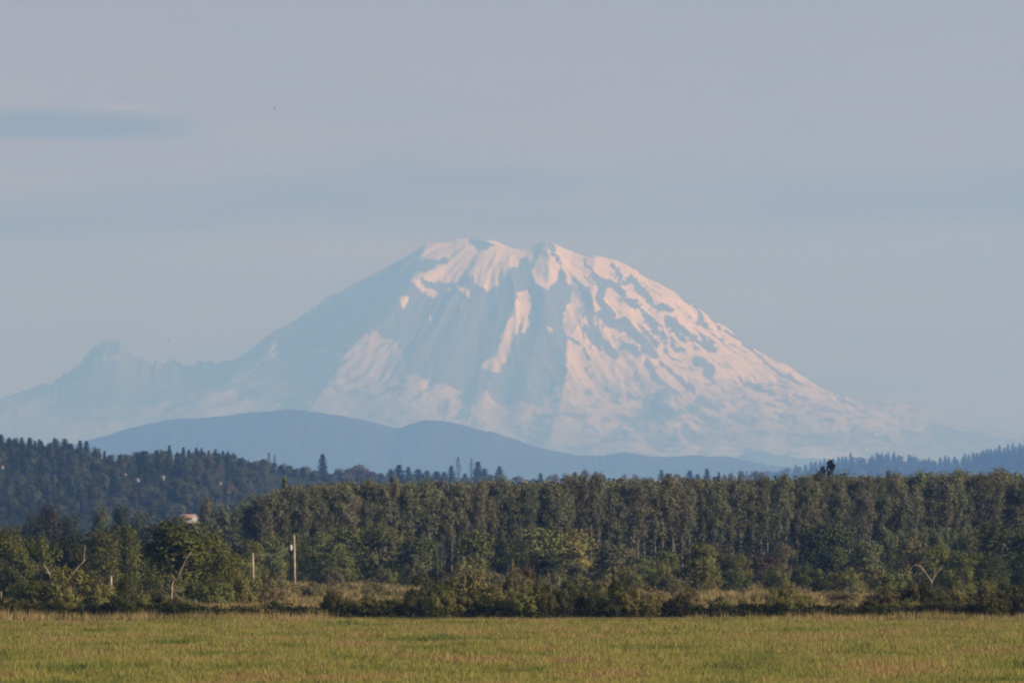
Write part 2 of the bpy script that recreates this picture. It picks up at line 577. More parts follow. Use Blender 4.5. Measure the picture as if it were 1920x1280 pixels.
def ridge_hill(name, Y, tab, depth, mat, seed, rough=9.0, step=2.0):
    """a long wooded ridge whose crest runs through the given photograph points"""
    px = np.arange(tab[0][0], tab[-1][0] + 1, step)
    t = np.concatenate([np.linspace(0, 1, 60), np.linspace(1.05, 1.6, 8)])
    U, T = np.meshgrid(px, t)
    zc = Z(interp(tab, px), Y) + 1.6 * (Y / F) * fbm(px / 14, px * 0, seed, 4) + 0.3 * (Y / F) * fbm(px / 2.5, px * 0 + 3.3, seed + 40, 2)
    prof = np.where(T <= 1, np.sin(np.clip(T, 0, 1) * math.pi / 2) ** 1.1, 1 - (T - 1) * 1.2)
    z = zc[None, :] * prof
    z = z + rough * (Y / F) * fbm(U / 50, T * 6, seed + 3, 5) * np.clip(1 - T, 0, 1) * T * 4
    Yw = Y - (1 - T) * depth
    P = np.stack([(U - 960) * Y / F, Yw, np.maximum(z, -5)], -1)
    link(name, grid_mesh(name, P, [mat]), kind='structure')


ridge_hill('foothill_ridge', 75000.0,
           [(-250, 900), (0, 862), (150, 832), (200, 818), (260, 800), (330, 786), (390, 783), (420, 781), (470, 774),
            (540, 769), (600, 773), (680, 787), (745, 804), (800, 788), (850, 793), (920, 810), (960, 822),
            (1010, 840), (1080, 853), (1130, 853), (1170, 847), (1220, 857), (1300, 855), (1370, 857), (1430, 870),
            (1500, 880), (1600, 895), (2150, 930)], 9000, M_FAR_FOREST, 301)
ridge_hill('far_hill', 110000.0,
           [(1240, 900), (1330, 872), (1372, 862), (1395, 851), (1412, 845), (1430, 845), (1452, 851), (1500, 858),
            (1600, 862), (1720, 868), (1900, 880), (2150, 900)], 6000, M_FAR_FOREST, 331)

# ------------------------------------------------------------------ plants: shapes to copy


def quads(C, size, r, flat=0.0, aspect=0.75, N=None, jit=0.55):
    """one small leaf-clump face at each centre, facing roughly outward along N"""
    n = len(C)
    a = r.normal(size=(n, 3))
    a[:, 2] *= (1 - flat)
    if N is not None:
        M = N / (np.linalg.norm(N, axis=1, keepdims=True) + 1e-9) + r.normal(0, jit, (n, 3))
        a = np.cross(a, M)
    a /= np.linalg.norm(a, axis=1, keepdims=True)
    b = np.cross(a, r.normal(size=(n, 3)) if N is None else M)
    b /= np.linalg.norm(b, axis=1, keepdims=True)
    s = np.broadcast_to(size, (n,))[:, None] * r.uniform(0.65, 1.35, (n, 1)) * 0.5
    A, B = a * s, b * s * aspect
    V = np.stack([C - A, C - B * 1.0 + A * 0.1, C + A, C + B * 1.0 + A * 0.1], 1).reshape(-1, 3)
    Q = np.arange(4 * n).reshape(n, 4)
    tint = np.repeat(r.uniform(0, 1, n), 4)
    return V, Q, tint


def tube(pts, rad, n=6):
    pts = np.asarray(pts, float)
    m = len(pts)
    V = []
    for i in range(m):
        t = pts[min(i + 1, m - 1)] - pts[max(i - 1, 0)]
        t /= np.linalg.norm(t) + 1e-9
        ref = np.array([0, 1.0, 0]) if abs(t[1]) < 0.9 else np.array([1.0, 0, 0])
        a = np.cross(t, ref)
        a /= np.linalg.norm(a)
        b = np.cross(t, a)
        for k in range(n):
            ang = 2 * math.pi * k / n
            V.append(pts[i] + rad[i] * (a * math.cos(ang) + b * math.sin(ang)))
    Q = []
    for i in range(m - 1):
        for k in range(n):
            k2 = (k + 1) % n
            Q.append((i * n + k, i * n + k2, (i + 1) * n + k2, (i + 1) * n + k))
    T = [((m - 1) * n, (m - 1) * n + k, (m - 1) * n + k + 1) for k in range(1, n - 1)]
    T += [(0, k + 1, k) for k in range(1, n - 1)]
    return np.array(V), np.array(Q, int).reshape(-1, 4), np.array(T, int).reshape(-1, 3)


class Parts:
    def __init__(self):
        self.V, self.Q, self.T, self.A, self.qm, self.tm, self.n = [], [], [], [], [], [], 0

    def add(self, V, Q=None, T=None, tint=None, mi=0):
        V = np.asarray(V, float)
        self.V.append(V)
        if Q is not None and len(Q):
            self.Q.append(np.asarray(Q) + self.n)
            self.qm.append(np.full(len(Q), mi))
        if T is not None and len(T):
            self.T.append(np.asarray(T) + self.n)
            self.tm.append(np.full(len(T), mi))
        self.A.append(np.full(len(V), 0.5) if tint is None else tint)
        self.n += len(V)

    def mesh(self, name, mats, smooth=False):
        Q = np.concatenate(self.Q) if self.Q else None
        T = np.concatenate(self.T) if self.T else None
        mi = np.concatenate(self.qm + self.tm)
        return mesh_np(name, np.concatenate(self.V), Q, T, {'tint': np.concatenate(self.A)}, mats, mi, smooth)


def poplar_points(r, n=2900, H=21.0):
    """leaf centres of a slim plantation poplar"""
    C, NN = [], []
    nb = 46
    for i in range(nb):
        f = 0.46 + 0.54 * (i / nb) ** 0.62
        env = 1.9 * math.sin(math.pi * min(1, max(0.04, (1.03 - f) / 0.50)) ** 0.75 * 0.92) + 0.15
        ang = r.uniform(0, 2 * math.pi)
        rr = env * r.uniform(0.25, 1.0)
        cx, cy, cz = rr * math.cos(ang), rr * math.sin(ang), f * H
        k = int(n / nb * (0.5 + 1.0 * f))
        p = r.normal(size=(k, 3)) * (0.36, 0.36, 0.55) * r.uniform(0.8, 1.3)
        C.append(p + (cx, cy, cz))
        NN.append(p * 1.5 + np.array([cx, cy, 0.5 + 2.0 * (f - 0.75)]) * 0.6)
    k = int(n * 0.08)
    f = r.uniform(0.2, 0.70, k)
    a = r.uniform(0, 2 * math.pi, k)
    q = r.uniform(0, 1.0, k)
    C.append(np.stack([q * np.cos(a), q * np.sin(a), f * H], 1))
    NN.append(np.stack([np.cos(a), np.sin(a), 0 * a], 1))
    C = np.concatenate(C)
    C[:, 2] *= H / C[:, 2].max()
    return C, np.concatenate(NN)


def poplar_proto(seed):
    r = np.random.default_rng(seed)
    H = 21.0
    PC, PN = poplar_points(r)
    V, Q, t = quads(PC, 0.27, r, N=PN, jit=0.9)
    c = Parts()
    c.add(V, Q, None, t)
    tr = Parts()
    zs = np.linspace(-0.3, H * 0.93, 8)
    bend = np.cumsum(r.normal(0, 0.07, (8, 2)), 0)
    bend[0] = 0
    pts = np.column_stack([bend, zs])
    tr.add(*tube(pts, np.linspace(0.15, 0.03, 8), 6))
    for i in range(7):
        f = r.uniform(0.35, 0.85)
        z0 = f * H
        a = r.uniform(0, 6.28)
        l = r.uniform(0.9, 1.8)
        bx = np.array([np.interp(z0, zs, bend[:, 0]), np.interp(z0, zs, bend[:, 1]), z0])
        e = bx + (l * 0.6 * math.cos(a), l * 0.6 * math.sin(a), l)
        tr.add(*tube([bx, (bx + e) / 2 + (0, 0, -0.05), e], [0.05, 0.035, 0.012], 4))
    return tr.mesh('poplar_trunk', [M_BARK_PALE]), c.mesh('poplar_crown', [M_LEAF]), H, 3.6


def lobes(r, H, W, z0, n):
    """centres and radii of the leaf masses of a broad crown"""
    out = []
    for i in range(n):
        f = r.uniform(0, 1)
        z = z0 + (H - z0) * (0.04 + 0.83 * f)
        e = (W / 2) * math.sqrt(max(0.05, 1 - ((f - 0.30) / 0.74) ** 2))
        a = r.uniform(0, 2 * math.pi)
        q = e * r.uniform(0.35, 0.82)
        out.append((q * math.cos(a), q * math.sin(a), z, W * r.uniform(0.12, 0.21)))
    return out


def broad_proto(seed, H=10.0, W=8.0, z0=0.4, nl=40, n=5600, leaf=0.34, droop=0.0):
    r = np.random.default_rng(seed)
    lb = lobes(r, H, W, z0, nl)
    C, NN = [], []
    tot = sum(l[3] ** 2 for l in lb)
    for x, y, z, q in lb:
        k = int(n * q * q / tot)
        p = r.normal(size=(k, 3))
        p /= np.linalg.norm(p, axis=1, keepdims=True)
        p *= (q * r.uniform(0.35, 1.08, (k, 1)) ** 0.6)
        p[:, 2] *= 0.8
        NN.append(p / q + 1.3 * np.array([x / (W / 2), y / (W / 2), (z - 0.35 * H) / (0.55 * H)]))
        if droop:
            m = r.uniform(0, 1, k) < 0.35
            p[m, 2] -= r.uniform(0, droop, m.sum())
        C.append(p + (x, y, z))
    C = np.concatenate(C)
    # stray sprays past the outline
    k = int(n * 0.05)
    NN = np.concatenate(NN)
    ii = r.integers(0, len(C), k)
    C = np.concatenate([C, C[ii] * r.uniform(1.02, 1.10, (k, 1)) + r.normal(0, 0.12, (k, 3))])
    NN = np.concatenate([NN, NN[ii]])
    ok = C[:, 2] > 0.05
    C, NN = C[ok], NN[ok]
    C[:, 2] *= H / np.quantile(C[:, 2], 0.999)
    V, Q, t = quads(C, leaf, r, N=NN, jit=0.5)
    c = Parts()
    c.add(V, Q, None, t)
    tr = Parts()
    top = np.array([r.normal(0, 0.2), r.normal(0, 0.2), H * 0.55])
    tr.add(*tube([(0, 0, -0.3), (0.05, 0.02, H * 0.15), top * 0.6, top], [0.028 * H, 0.022 * H, 0.016 * H, 0.006 * H], 7))
    for x, y, z, q in lb[:9]:
        b0 = top * r.uniform(0.3, 0.8)
        e = np.array([x, y, z])
        tr.add(*tube([b0, (b0 + e) / 2 + (0, 0, 0.2), e], [0.010 * H, 0.007 * H, 0.002 * H], 5))
    return tr.mesh('broad_trunk', [M_BARK]), c.mesh('broad_crown', [M_LEAF]), H, W


def shrub_proto(seed, H=3.0, W=4.6, n=3200, leaf=0.17, spiky=0.0):
    r = np.random.default_rng(seed)
    C, NN = [], []
    nl = 30
    for i in range(nl):
        a = r.uniform(0, 2 * math.pi)
        q = math.sqrt(r.uniform(0, 1)) * 0.42 * W
        zz = (H * 0.80) * math.sqrt(max(0.03, 1 - (q / (0.5 * W)) ** 2)) * r.uniform(0.25, 1.0)
        rad = r.uniform(0.32, 0.62) * W / 4.6
        k = n // nl
        p = r.normal(size=(k, 3))
        p /= np.linalg.norm(p, axis=1, keepdims=True)
        p *= rad * r.uniform(0.3, 1.1, (k, 1)) ** 0.6
        p[:, 2] *= 0.8
        C.append(p + (q * math.cos(a), q * math.sin(a), zz))
        NN.append(p / rad + 1.3 * np.array([q * math.cos(a) / (W / 2), q * math.sin(a) / (W / 2), (zz - 0.3 * H) / (0.6 * H)]))
    k = int(n * 0.14)
    a = r.uniform(0, 2 * math.pi, k)
    q = np.sqrt(r.uniform(0, 1, k)) * 0.46 * W
    C.append(np.stack([q * np.cos(a), q * np.sin(a), r.uniform(0.05, 0.3 * H, k)], 1))
    NN.append(np.stack([np.cos(a), np.sin(a), 0 * a], 1))
    st = Parts()
    for i in range(10 + int(10 * spiky)):
        a = r.uniform(0, 6.28)
        q = r.uniform(0.1, 0.42) * W
        h = H * r.uniform(0.75, 1.0 + 0.22 * spiky) * math.sqrt(max(0.1, 1 - (q / (0.52 * W)) ** 2))
        e = np.array([q * math.cos(a), q * math.sin(a), h])
        st.add(*tube([(e[0] * 0.35, e[1] * 0.35, -0.1), (e[0] * 0.8, e[1] * 0.8, h * 0.55), e], [0.05, 0.03, 0.008], 4))
        if spiky:
            k = 26
            f = r.uniform(0.55, 1.05, k)[:, None]
            C.append(np.array([e[0] * 0.6, e[1] * 0.6, 0]) * (1 - f) + e * f + r.normal(0, 0.13, (k, 3)))
            NN.append(r.normal(size=(k, 3)))
    C, NN = np.concatenate(C), np.concatenate(NN)
    ok = C[:, 2] > 0.02
    C, NN = C[ok], NN[ok]
    C[:, 2] *= H / np.quantile(C[:, 2], 0.998)
    V, Q, t = quads(C, leaf, r, N=NN, jit=0.5)
    c = Parts()
    c.add(V, Q, None, t)
    return st.mesh('shrub_stem', [M_BARK]), c.mesh('shrub_foliage', [M_LEAF]), H, W


def conifer_points(r, n, H, W, ragged=1.0):
    C = []
    whorls = 20
    for i in range(whorls):
        f = (i + 0.4) / whorls
        z = H * (0.10 + 0.90 * f)
        R = 0.5 * W * (1 - f) ** 0.8 * r.uniform(1 - 0.35 * ragged, 1.1) + 0.05 * W
        nb = 7
        for b in range(nb):
            a = 6.283 * b / nb + r.uniform(0, 0.9)
            k = max(3, int(n / (whorls * nb) * (1.5 - f)))
            s = r.uniform(0.1, 1, k)
            L_ = R * r.uniform(0.7, 1.1)
            p = np.stack([s * L_ * math.cos(a), s * L_ * math.sin(a), z - s * L_ * 0.28], 1)
            C.append(p + r.normal(0, 0.035 * W, (k, 3)))
    return np.concatenate(C)


def far_tree_mesh(name, kind, seed, n, H, W, leaf):
    """a distant tree in one mesh: crown and trunk"""
    r = np.random.default_rng(seed)
    P_ = Parts()
    if kind == 'conifer':
        C = conifer_points(r, n, H, W, 1.7)
        V, Q, t = quads(C, leaf, r, 0.3)
        P_.add(V, Q, None, t)
    elif kind == 'column':
        z = r.uniform(0.05, 1.0, n)
        R = 0.5 * W * np.clip(np.sin(np.pi * np.clip(z, 0.05, 0.99) ** 0.8) + 0.15, 0, 1)
        a = r.uniform(0, 6.283, n)
        q = np.sqrt(r.uniform(0, 1, n)) * R
        V, Q, t = quads(np.stack([q * np.cos(a), q * np.sin(a), z * H], 1), leaf, r, 0.0)
        P_.add(V, Q, None, t)
    else:
        C, NN = [], []
        for x, y, z, q in lobes(r, H, W, 0.12 * H, 17):
            k = n // 17
            p = r.normal(size=(k, 3))
            p /= np.linalg.norm(p, axis=1, keepdims=True)
            p *= q * 1.15 * r.uniform(0.35, 1.08, (k, 1)) ** 0.6
            C.append(p + (x, y, z))
            NN.append(p / q + 1.3 * np.array([x / (W / 2), y / (W / 2), (z - 0.35 * H) / (0.55 * H)]))
        V, Q, t = quads(np.concatenate(C), leaf, r, N=np.concatenate(NN), jit=0.45)
        P_.add(V, Q, None, t)
    P_.add(*tube([(0, 0, -1.0), (0, 0, H * 0.4), (0, 0, H * 0.85)], [0.02 * H, 0.014 * H, 0.004 * H], 5), mi=1)
    return P_.mesh(name, [M_NEEDLE if kind == 'conifer' else M_LEAF, M_BARK])


POPLAR = [poplar_proto(100 + i) for i in range(8)]
BROAD = [broad_proto(200 + i) for i in range(6)] + [broad_proto(220 + i, H=11.0, W=7.0, nl=44, droop=1.6) for i in range(2)]
SHRUB = [shrub_proto(300 + i) for i in range(6)]
SPIKY = [shrub_proto(320 + i, spiky=1.0) for i in range(4)]
FAR_CON = [far_tree_mesh('far_conifer', 'conifer', 400 + i, 1300, 16.0, 7.0, 0.7) for i in range(5)]
FAR_BRO = [far_tree_mesh('far_broadleaf', 'broad', 420 + i, 1500, 13.0, 12.0, 0.95) for i in range(5)]
FAR_COL = [far_tree_mesh('far_column', 'column', 440 + i, 420, 20.0, 4.5, 0.7) for i in range(2)]


def plant(name, proto, x, y, h, w, color, label, cat, group, parts=('trunk', 'crown'), z=0.0, rz=None):
    tm, cm, H, W = proto
    o = link(name, None, None, (x, y, z), label, cat, group)
    o.scale = (w / W, w / W, h / H)
    o.rotation_euler = (0, 0, random.uniform(0, 6.28) if rz is None else rz)
    o.empty_display_size = 0.5
    link(parts[0], tm, o)
    link(parts[1], cm, o, color=color)
    return o


def vary(c, a=0.16):
    k = 1 + random.uniform(-a, a)
    return tuple(max(0.003, v * k * (1 + random.uniform(-0.06, 0.06))) for v in c)


# ------------------------------------------------------------------ wooded hills
def hill(name, tab, ytab, depth, mat, seed):
    px = np.arange(tab[0][0], tab[-1][0] + 1, 12.0)
    t = np.concatenate([np.linspace(0, 1, 24), [1.1, 1.3, 1.7]])
    U, T = np.meshgrid(px, t)

    def surf(u, tt):
        Yc = interp(ytab, u)
        zc = np.maximum(0.0, CAM_H + (HOR - interp(tab, u)) * Yc / F)
        Yw = Yc - (1 - tt) * depth
        pr = np.where(tt <= 1, tt ** 0.85, 1 - (tt - 1) * 1.3)
        pr = pr + 0.05 * fbm(u / 90, tt * 3, seed, 3) * np.clip(tt * (1.0 - tt) * 4, 0, 1)
        return (u - 960) * Yw / F, Yw, zc * pr - 0.5 * (tt <= 0)
    x, y, z = surf(U.ravel(), T.ravel())
    P = np.stack([x, y, z], -1).reshape(*U.shape, 3)
    link(name, grid_mesh(name, P, [mat]), kind='structure')
    return surf


# crest rows are the ground under the trees
hill_near = hill('wooded_hill',
                 [(-160, 842), (0, 844), (60, 849), (130, 849), (170, 858), (230, 866), (300, 862), (380, 862),
                  (440, 868), (500, 882), (560, 893), (640, 897), (720, 901), (800, 901), (900, 903), (960, 911),
                  (1100, 916), (1300, 912), (1420, 914), (1600, 930), (2100, 940)],
                 [(-160, 8500), (400, 8800), (600, 10500), (1000, 13000), (2100, 14000)], 1800, M_FOREST, 501)
hill_far = hill('distant_wooded_hill',
                [(1200, 930), (1340, 915), (1420, 900), (1500, 890), (1560, 877), (1600, 871), (1690, 867), (1740, 876),
                 (1800, 873), (1860, 857), (1920, 850), (2020, 840), (2120, 838)],
                [(1200, 37000), (2120, 36000)], 6500, M_FOREST, 531)

CON = (0.026, 0.036, 0.022)
BRO = (0.060, 0.072, 0.033)
BRO2 = (0.085, 0.075, 0.045)
HOUSES = [(256, 900, 8), (304, 897, 8), (412, 905, 4), (3, 877, 6), (233, 889, 5)]


def far_tree(meshes, H, W, x, y, z, h, w, color, label, cat, group, name):
    o = link(name, random.choice(meshes), None, (x, y, z - 0.4), label, cat, group, None, color)
    o.scale = (w / W * random.uniform(0.8, 1.2), w / W * random.uniform(0.8, 1.2), h / H)
    o.rotation_euler = (0, 0, random.uniform(0, 6.28))
    return o


def hits_house(px, top, base, hw, Y):
    return any(abs(px - a) < hw + b * 0.5 and top < c - 1 and base > c - 3 for a, c, b in HOUSES)


# slope of the near hill
for row, tt in enumerate(np.linspace(0.30, 0.93, 9)):
    u = -24.0 + random.uniform(0, 18)
    while u < 500:
        uu = u + random.uniform(-6, 6)
        x, y, z = (float(v) for v in hill_near(np.array([uu]), np.array([tt + random.uniform(-0.03, 0.03)])))
        px = 960 + x * F / y
        u += random.uniform(17, 23)
        if random.random() < 0.22:
            h = random.uniform(10, 15)
            w = h * random.uniform(0.5, 0.66)
            k = ('con', h, w)
        else:
            h = random.uniform(8, 12.5)
            w = h * random.uniform(0.85, 1.15)
            k = ('bro', h, w)
        base = HOR - (z - CAM_H) * F / y
        band_ = ('lower', 'middle', 'upper')[row // 3]
        top = base - k[1] * F / y
        if hits_house(px, top, base, k[2] * F / y / 2, y):
            continue
        if k[0] == 'con':
            far_tree(FAR_CON, 16.0, 7.0, x, y, z, k[1], k[2], vary(CON), 'dark spired conifer among rounded trees on the %s slope of the wooded hill' % band_,
                     'tree', 'conifers on the slope of the wooded hill', 'conifer_tree')
        else:
            brown = random.random() < 0.12
            far_tree(FAR_BRO, 13.0, 12.0, x, y, z, k[1], k[2], vary(BRO2 if brown else BRO, 0.28),
                     'rounded %s tree on the %s slope of the wooded hill' % ('brownish' if brown else 'green', band_), 'tree',
                     'rounded trees on the slope of the wooded hill', 'broadleaf_tree')

# crest: px, top row of the photograph, width in pixels, kind
CREST = [(2, 812, 17, 'c'), (17, 816, 14, 'c'), (30, 824, 16, 'c'), (41, 820, 12, 'c'), (56, 820, 14, 'c'), (66, 822, 11, 'c'),
         (77, 826, 13, 'c'), (88, 834, 20, 'b'), (104, 822, 20, 'c'), (121, 819, 18, 'c'), (132, 827, 18, 'c'), (150, 824, 15, 'c'),
         (162, 823, 16, 'c'), (180, 838, 26, 'b'), (205, 848, 30, 'b'), (232, 850, 26, 'b'), (252, 845, 24, 'b'),
         (272, 843, 22, 'c'), (293, 840, 20, 'c'), (312, 845, 20, 'c'), (335, 846, 22, 'b'), (354, 840, 11, 'c'),
         (368, 838, 9, 'c'), (378, 838, 8, 'c'), (392, 843, 10, 'c'), (404, 841, 11, 'c'), (418, 840, 8, 'c'), (428, 842, 8, 'c'),
         (448, 854, 15, 'c'), (458, 858, 13, 'c'), (470, 862, 16, 'c'), (494, 858, 24, 'c'), (525, 872, 14, 'c'), (543, 870, 20, 'c'),
         (567, 872, 16, 'c'), (583, 885, 16, 'c'), (640, 876, 34, 'p'), (673, 869, 38, 'p'), (695, 880, 34, 'p'), (720, 893, 24, 'p'),
         (732, 878, 13, 'c'), (748, 867, 19, 'c'), (766, 874, 13, 'c'), (784, 875, 18, 'c'), (801, 882, 14, 'c'), (818, 879, 18, 'c'),
         (832, 881, 12, 'c'), (846, 873, 12, 'c'), (872, 884, 14, 'c'), (896, 866, 14, 'c'), (908, 878, 14, 'c'), (920, 886, 14, 'c'),
         (936, 872, 16, 'c'), (972, 891, 40, 'p'), (1000, 896, 24, 'p'), (1013, 885, 10, 'c'), (1038, 885, 24, 'p'), (1058, 887, 15, 'p'),
         (1078, 884, 12, 'c'), (1098, 880, 24, 'p'), (1116, 882, 12, 'c'), (1131, 886, 13, 'c'), (1150, 896, 16, 'c'), (1170, 888, 18, 'p'),
         (1190, 889, 18, 'p'), (1171, 892, 14, 'c'), (1240, 882, 16, 'c'), (1252, 886, 16, 'c'), (1270, 888, 16, 'c'), (1293, 882, 18, 'c'),
         (1308, 890, 14, 'c'), (1325, 879, 16, 'c'), (1340, 889, 12, 'c'), (1348, 883, 8, 'c'), (1358, 887, 10, 'c'), (1370, 882, 14, 'p'),
         (1394, 879, 22, 'p'), (1420, 879, 30, 'p')]
for px, top, wpx, k in CREST:
    tt = random.uniform(0.94, 0.99)
    x, y, z = (float(v) for v in hill_near(np.array([float(px)]), np.array([tt])))
    x = X(px, y)
    h = max(6.0, Z(top + random.uniform(-2, 4), y) - z)
    w = wpx * y / F
    near = px < 500
    if k == 'c':
        far_tree(FAR_CON, 16.0, 7.0, x, y, z, h, w * (random.uniform(1.7, 2.3) if near else random.uniform(2.0, 2.8)), vary(CON),
                 ('dark conifer on the crest of the wooded hill above the houses' if near else
                  'dark conifer on the low crest behind the poplar plantation'), 'tree',
                 'conifers on the hill crest above the houses' if near else 'conifers on the low crest behind the poplars', 'conifer_tree')
    elif k == 'b':
        far_tree(FAR_BRO, 13.0, 12.0, x, y, z, h, w, vary(BRO), 'dark rounded tree on the crest of the wooded hill above the houses',
                 'tree', 'rounded trees on the hill crest above the houses', 'broadleaf_tree')
    else:
        far_tree(FAR_BRO, 13.0, 12.0, x, y, z, h, w, vary((0.105, 0.085, 0.055)),
                 'pale rounded tree on the low crest behind the poplar plantation', 'tree',
                 'pale rounded trees on the low crest behind the poplars', 'broadleaf_tree')
u = 492.0
while u < 1420:
    tt = random.uniform(0.90, 0.97)
    x, y, z = (float(v) for v in hill_near(np.array([u]), np.array([tt])))
    far_tree(FAR_BRO, 13.0, 12.0, X(u, y), y, z, random.uniform(9, 15), random.uniform(11, 17), vary(BRO, 0.3),
             'dark green rounded tree of the low crest behind the poplar plantation', 'tree',
             'dark rounded trees on the low crest behind the poplars', 'broadleaf_tree')
    u += random.uniform(15, 26)
for px, top, wpx, kind_, lab in [(605, 850, 24, 'c', 'tall solitary pointed conifer rising between rounded trees on the low crest'),
                                 (504, 847, 8, 'k', 'tall thin columnar tree, first of a bare pair beside a dark conifer'),
                                 (515, 851, 8, 'k', 'tall thin columnar tree, second of a bare pair beside a dark conifer'),
                                 (859, 856, 10, 'k', 'tallest dark columnar tree of three on the low crest'),
                                 (884, 859, 10, 'k', 'dark columnar tree with a split top on the low crest')]:
    x, y, z = (float(v) for v in hill_near(np.array([float(px)]), np.array([0.97])))
    x = X(px, y)
    h = Z(top, y) - z
    w = wpx * y / F
    if kind_ == 'c':
        far_tree(FAR_CON, 16.0, 7.0, x, y, z, h, w * 1.55, CON, lab, 'tree', None, 'conifer_tree')
    else:
        far_tree(FAR_COL, 20.0, 4.5, x, y, z, h, w * 1.1, (0.035, 0.042, 0.028), lab, 'tree', None, 'columnar_tree')

# crest and slope of the distant hill
u = 1395.0
n_far = 0
for row, tt in enumerate((0.99, 0.90, 0.78, 0.62)):
    u = 1400.0 + 3 * row
    while u < 1935:
        uu = u + random.uniform(-2, 2)
        x, y, z = (float(v) for v in hill_far(np.array([uu]), np.array([tt])))
        x = X(uu, y)
        blob = random.random() < (0.10 if row == 0 and uu > 1500 else 0.35 if row else 0.5)
        if blob:
            far_tree(FAR_BRO, 13.0, 12.0, x, y, z, random.uniform(23, 31), random.uniform(25, 35), vary((0.085, 0.075, 0.05), 0.3),
                     'pale rounded tree on the distant wooded hill', 'tree', 'rounded trees on the distant wooded hill', 'broadleaf_tree')
            u += random.uniform(11, 16)
        else:
            far_tree(FAR_CON, 16.0, 7.0, x, y, z, random.uniform(27, 42), random.uniform(24, 34), vary(CON),
                     'blue hazy conifer on the distant wooded hill', 'tree', 'conifers on the distant wooded hill', 'conifer_tree')
            u += random.uniform(5.2, 9)

# closed wood between those trees, read as one mass


def wood_mass(name, surf, u0, u1, t0, t1, n, H, W, leaf, per, color, label, seed):
    r = np.random.default_rng(seed)
    U, T = r.uniform(u0, u1, n), r.uniform(t0, t1, n)
    x, y, z = surf(U, T)
    c = Parts()
    a, b = r.normal(size=(2, n, per, 3))
    C = a / np.linalg.norm(a, axis=2, keepdims=True) * np.array([W / 2, W / 2, H * 0.42])
    C = C * r.uniform(0.5, 1.05, (n, per, 1)) * r.uniform(0.7, 1.2, (n, 1, 1))
    C[:, :, 2] += H * 0.42
    C = (C + np.stack([x, y, z], 1)[:, None, :]).reshape(-1, 3)
    V, Q, t = quads(C, leaf, r)
    c.add(V, Q, None, t)
    o = link(name, c.mesh(name, [M_LEAF]), None, None, label, 'wood', None, 'stuff', color)
    return o


wood_mass('hillside_wood', hill_near, -160, 1500, 0.1, 0.995, 1700, 7.0, 9.0, 1.0, 40, (0.034, 0.045, 0.022),
          'dense wood filling the slope of the wooded hill', 601)
wood_mass('distant_wood', hill_far, 1210, 2110, 0.2, 0.99, 800, 20.0, 27.0, 3.6, 30, (0.034, 0.042, 0.024),
          'dense wood filling the slope of the distant hill', 602)

# ------------------------------------------------------------------ houses on the hill


def house(px, base_py, wpx, Y, hpx, roofmat, label, ridge_x=True, surfz=None):
    x, z = X(px, Y), Z(base_py, Y)
    w = wpx * Y / F
    h = hpx * Y / F
    dpt = w * 0.6
    z0 = z
    o = link('house', None, None, (x, Y, z0), label, 'house')
    wl = Parts()
    hw, hd, eave, low = w / 2, dpt / 2, h * 0.55, -1.0
    V = [(-hw, -hd, low), (hw, -hd, low), (hw, hd, low), (-hw, hd, low), (-hw, -hd, eave), (hw, -hd, eave), (hw, hd, eave), (-hw, hd, eave),
         (-hw, 0, h * 0.98), (hw, 0, h * 0.98)]
    wl.add(V, [(0, 1, 5, 4), (1, 2, 6, 5), (2, 3, 7, 6), (3, 0, 4, 7)], [(5, 6, 9), (7, 4, 8)])
    link('wall', wl.mesh('house_wall', [M_WALL]), o)
    rf = Parts()
    ov, th = 0.06 * w, 0.03 * h + 0.08
    sl = (h - eave) / hd
    for s in (-1, 1):
        y1 = s * (hd + ov)
        ze = eave - sl * ov
        A = [(-hw - ov, 0, h), (hw + ov, 0, h), (hw + ov, y1, ze), (-hw - ov, y1, ze)]
        B = [(a, b, c + th) for a, b, c in A]
        rf.add(A + B, [(3, 2, 1, 0), (4, 5, 6, 7), (0, 1, 5, 4), (1, 2, 6, 5), (2, 3, 7, 6), (3, 0, 4, 7)])
    link('roof', rf.mesh('house_roof', [roofmat]), o)
    for i, fx in enumerate((-0.3, 0.0, 0.3)):
        ww, wh = 0.07 * w, eave * 0.3
        cx, cz = fx * w, eave * 0.55
        fr = Parts()
        y0 = -hd - 0.06
        V = [(cx - ww, y0, cz - wh), (cx + ww, y0, cz - wh), (cx + ww, y0, cz + wh), (cx - ww, y0, cz + wh)]
        V += [(a, y0 + 0.1, c) for a, b, c in V]
        fr.add(V, [(0, 1, 2, 3), (1, 0, 4, 5), (2, 1, 5, 6), (3, 2, 6, 7), (0, 3, 7, 4)])
        wi = link('window', fr.mesh('house_window', [M_WALL]), o)
        pn = Parts()
        k = 0.82
        pn.add([(cx - ww * k, y0 - 0.02, cz - wh * k), (cx + ww * k, y0 - 0.02, cz - wh * k), (cx + ww * k, y0 - 0.02, cz + wh * k),
                (cx - ww * k, y0 - 0.02, cz + wh * k)], [(0, 1, 2, 3)])
        link('pane', pn.mesh('house_pane', [M_GLASS]), wi)
    o.rotation_euler = (0, 0, math.radians(-24))
    return o


house(346, 977, 42, 6600, 13, M_ROOF, 'white house with a long red roof, half hidden by trees at the hill foot')


def hill_house(px, py, wpx, hpx, roof, label):
    """a house standing on the slope where the photograph shows its foot"""
    best = None
    for tt in np.linspace(0.2, 1, 400):
        x, y, z = (float(v) for v in hill_near(np.array([float(px)]), np.array([tt])))
        e = abs(HOR - (z - CAM_H) * F / y - (py + 3))
        if best is None or e < best[0]:
            best = (e, y)
    house(px, py + 3, wpx, best[1], hpx, roof, label)


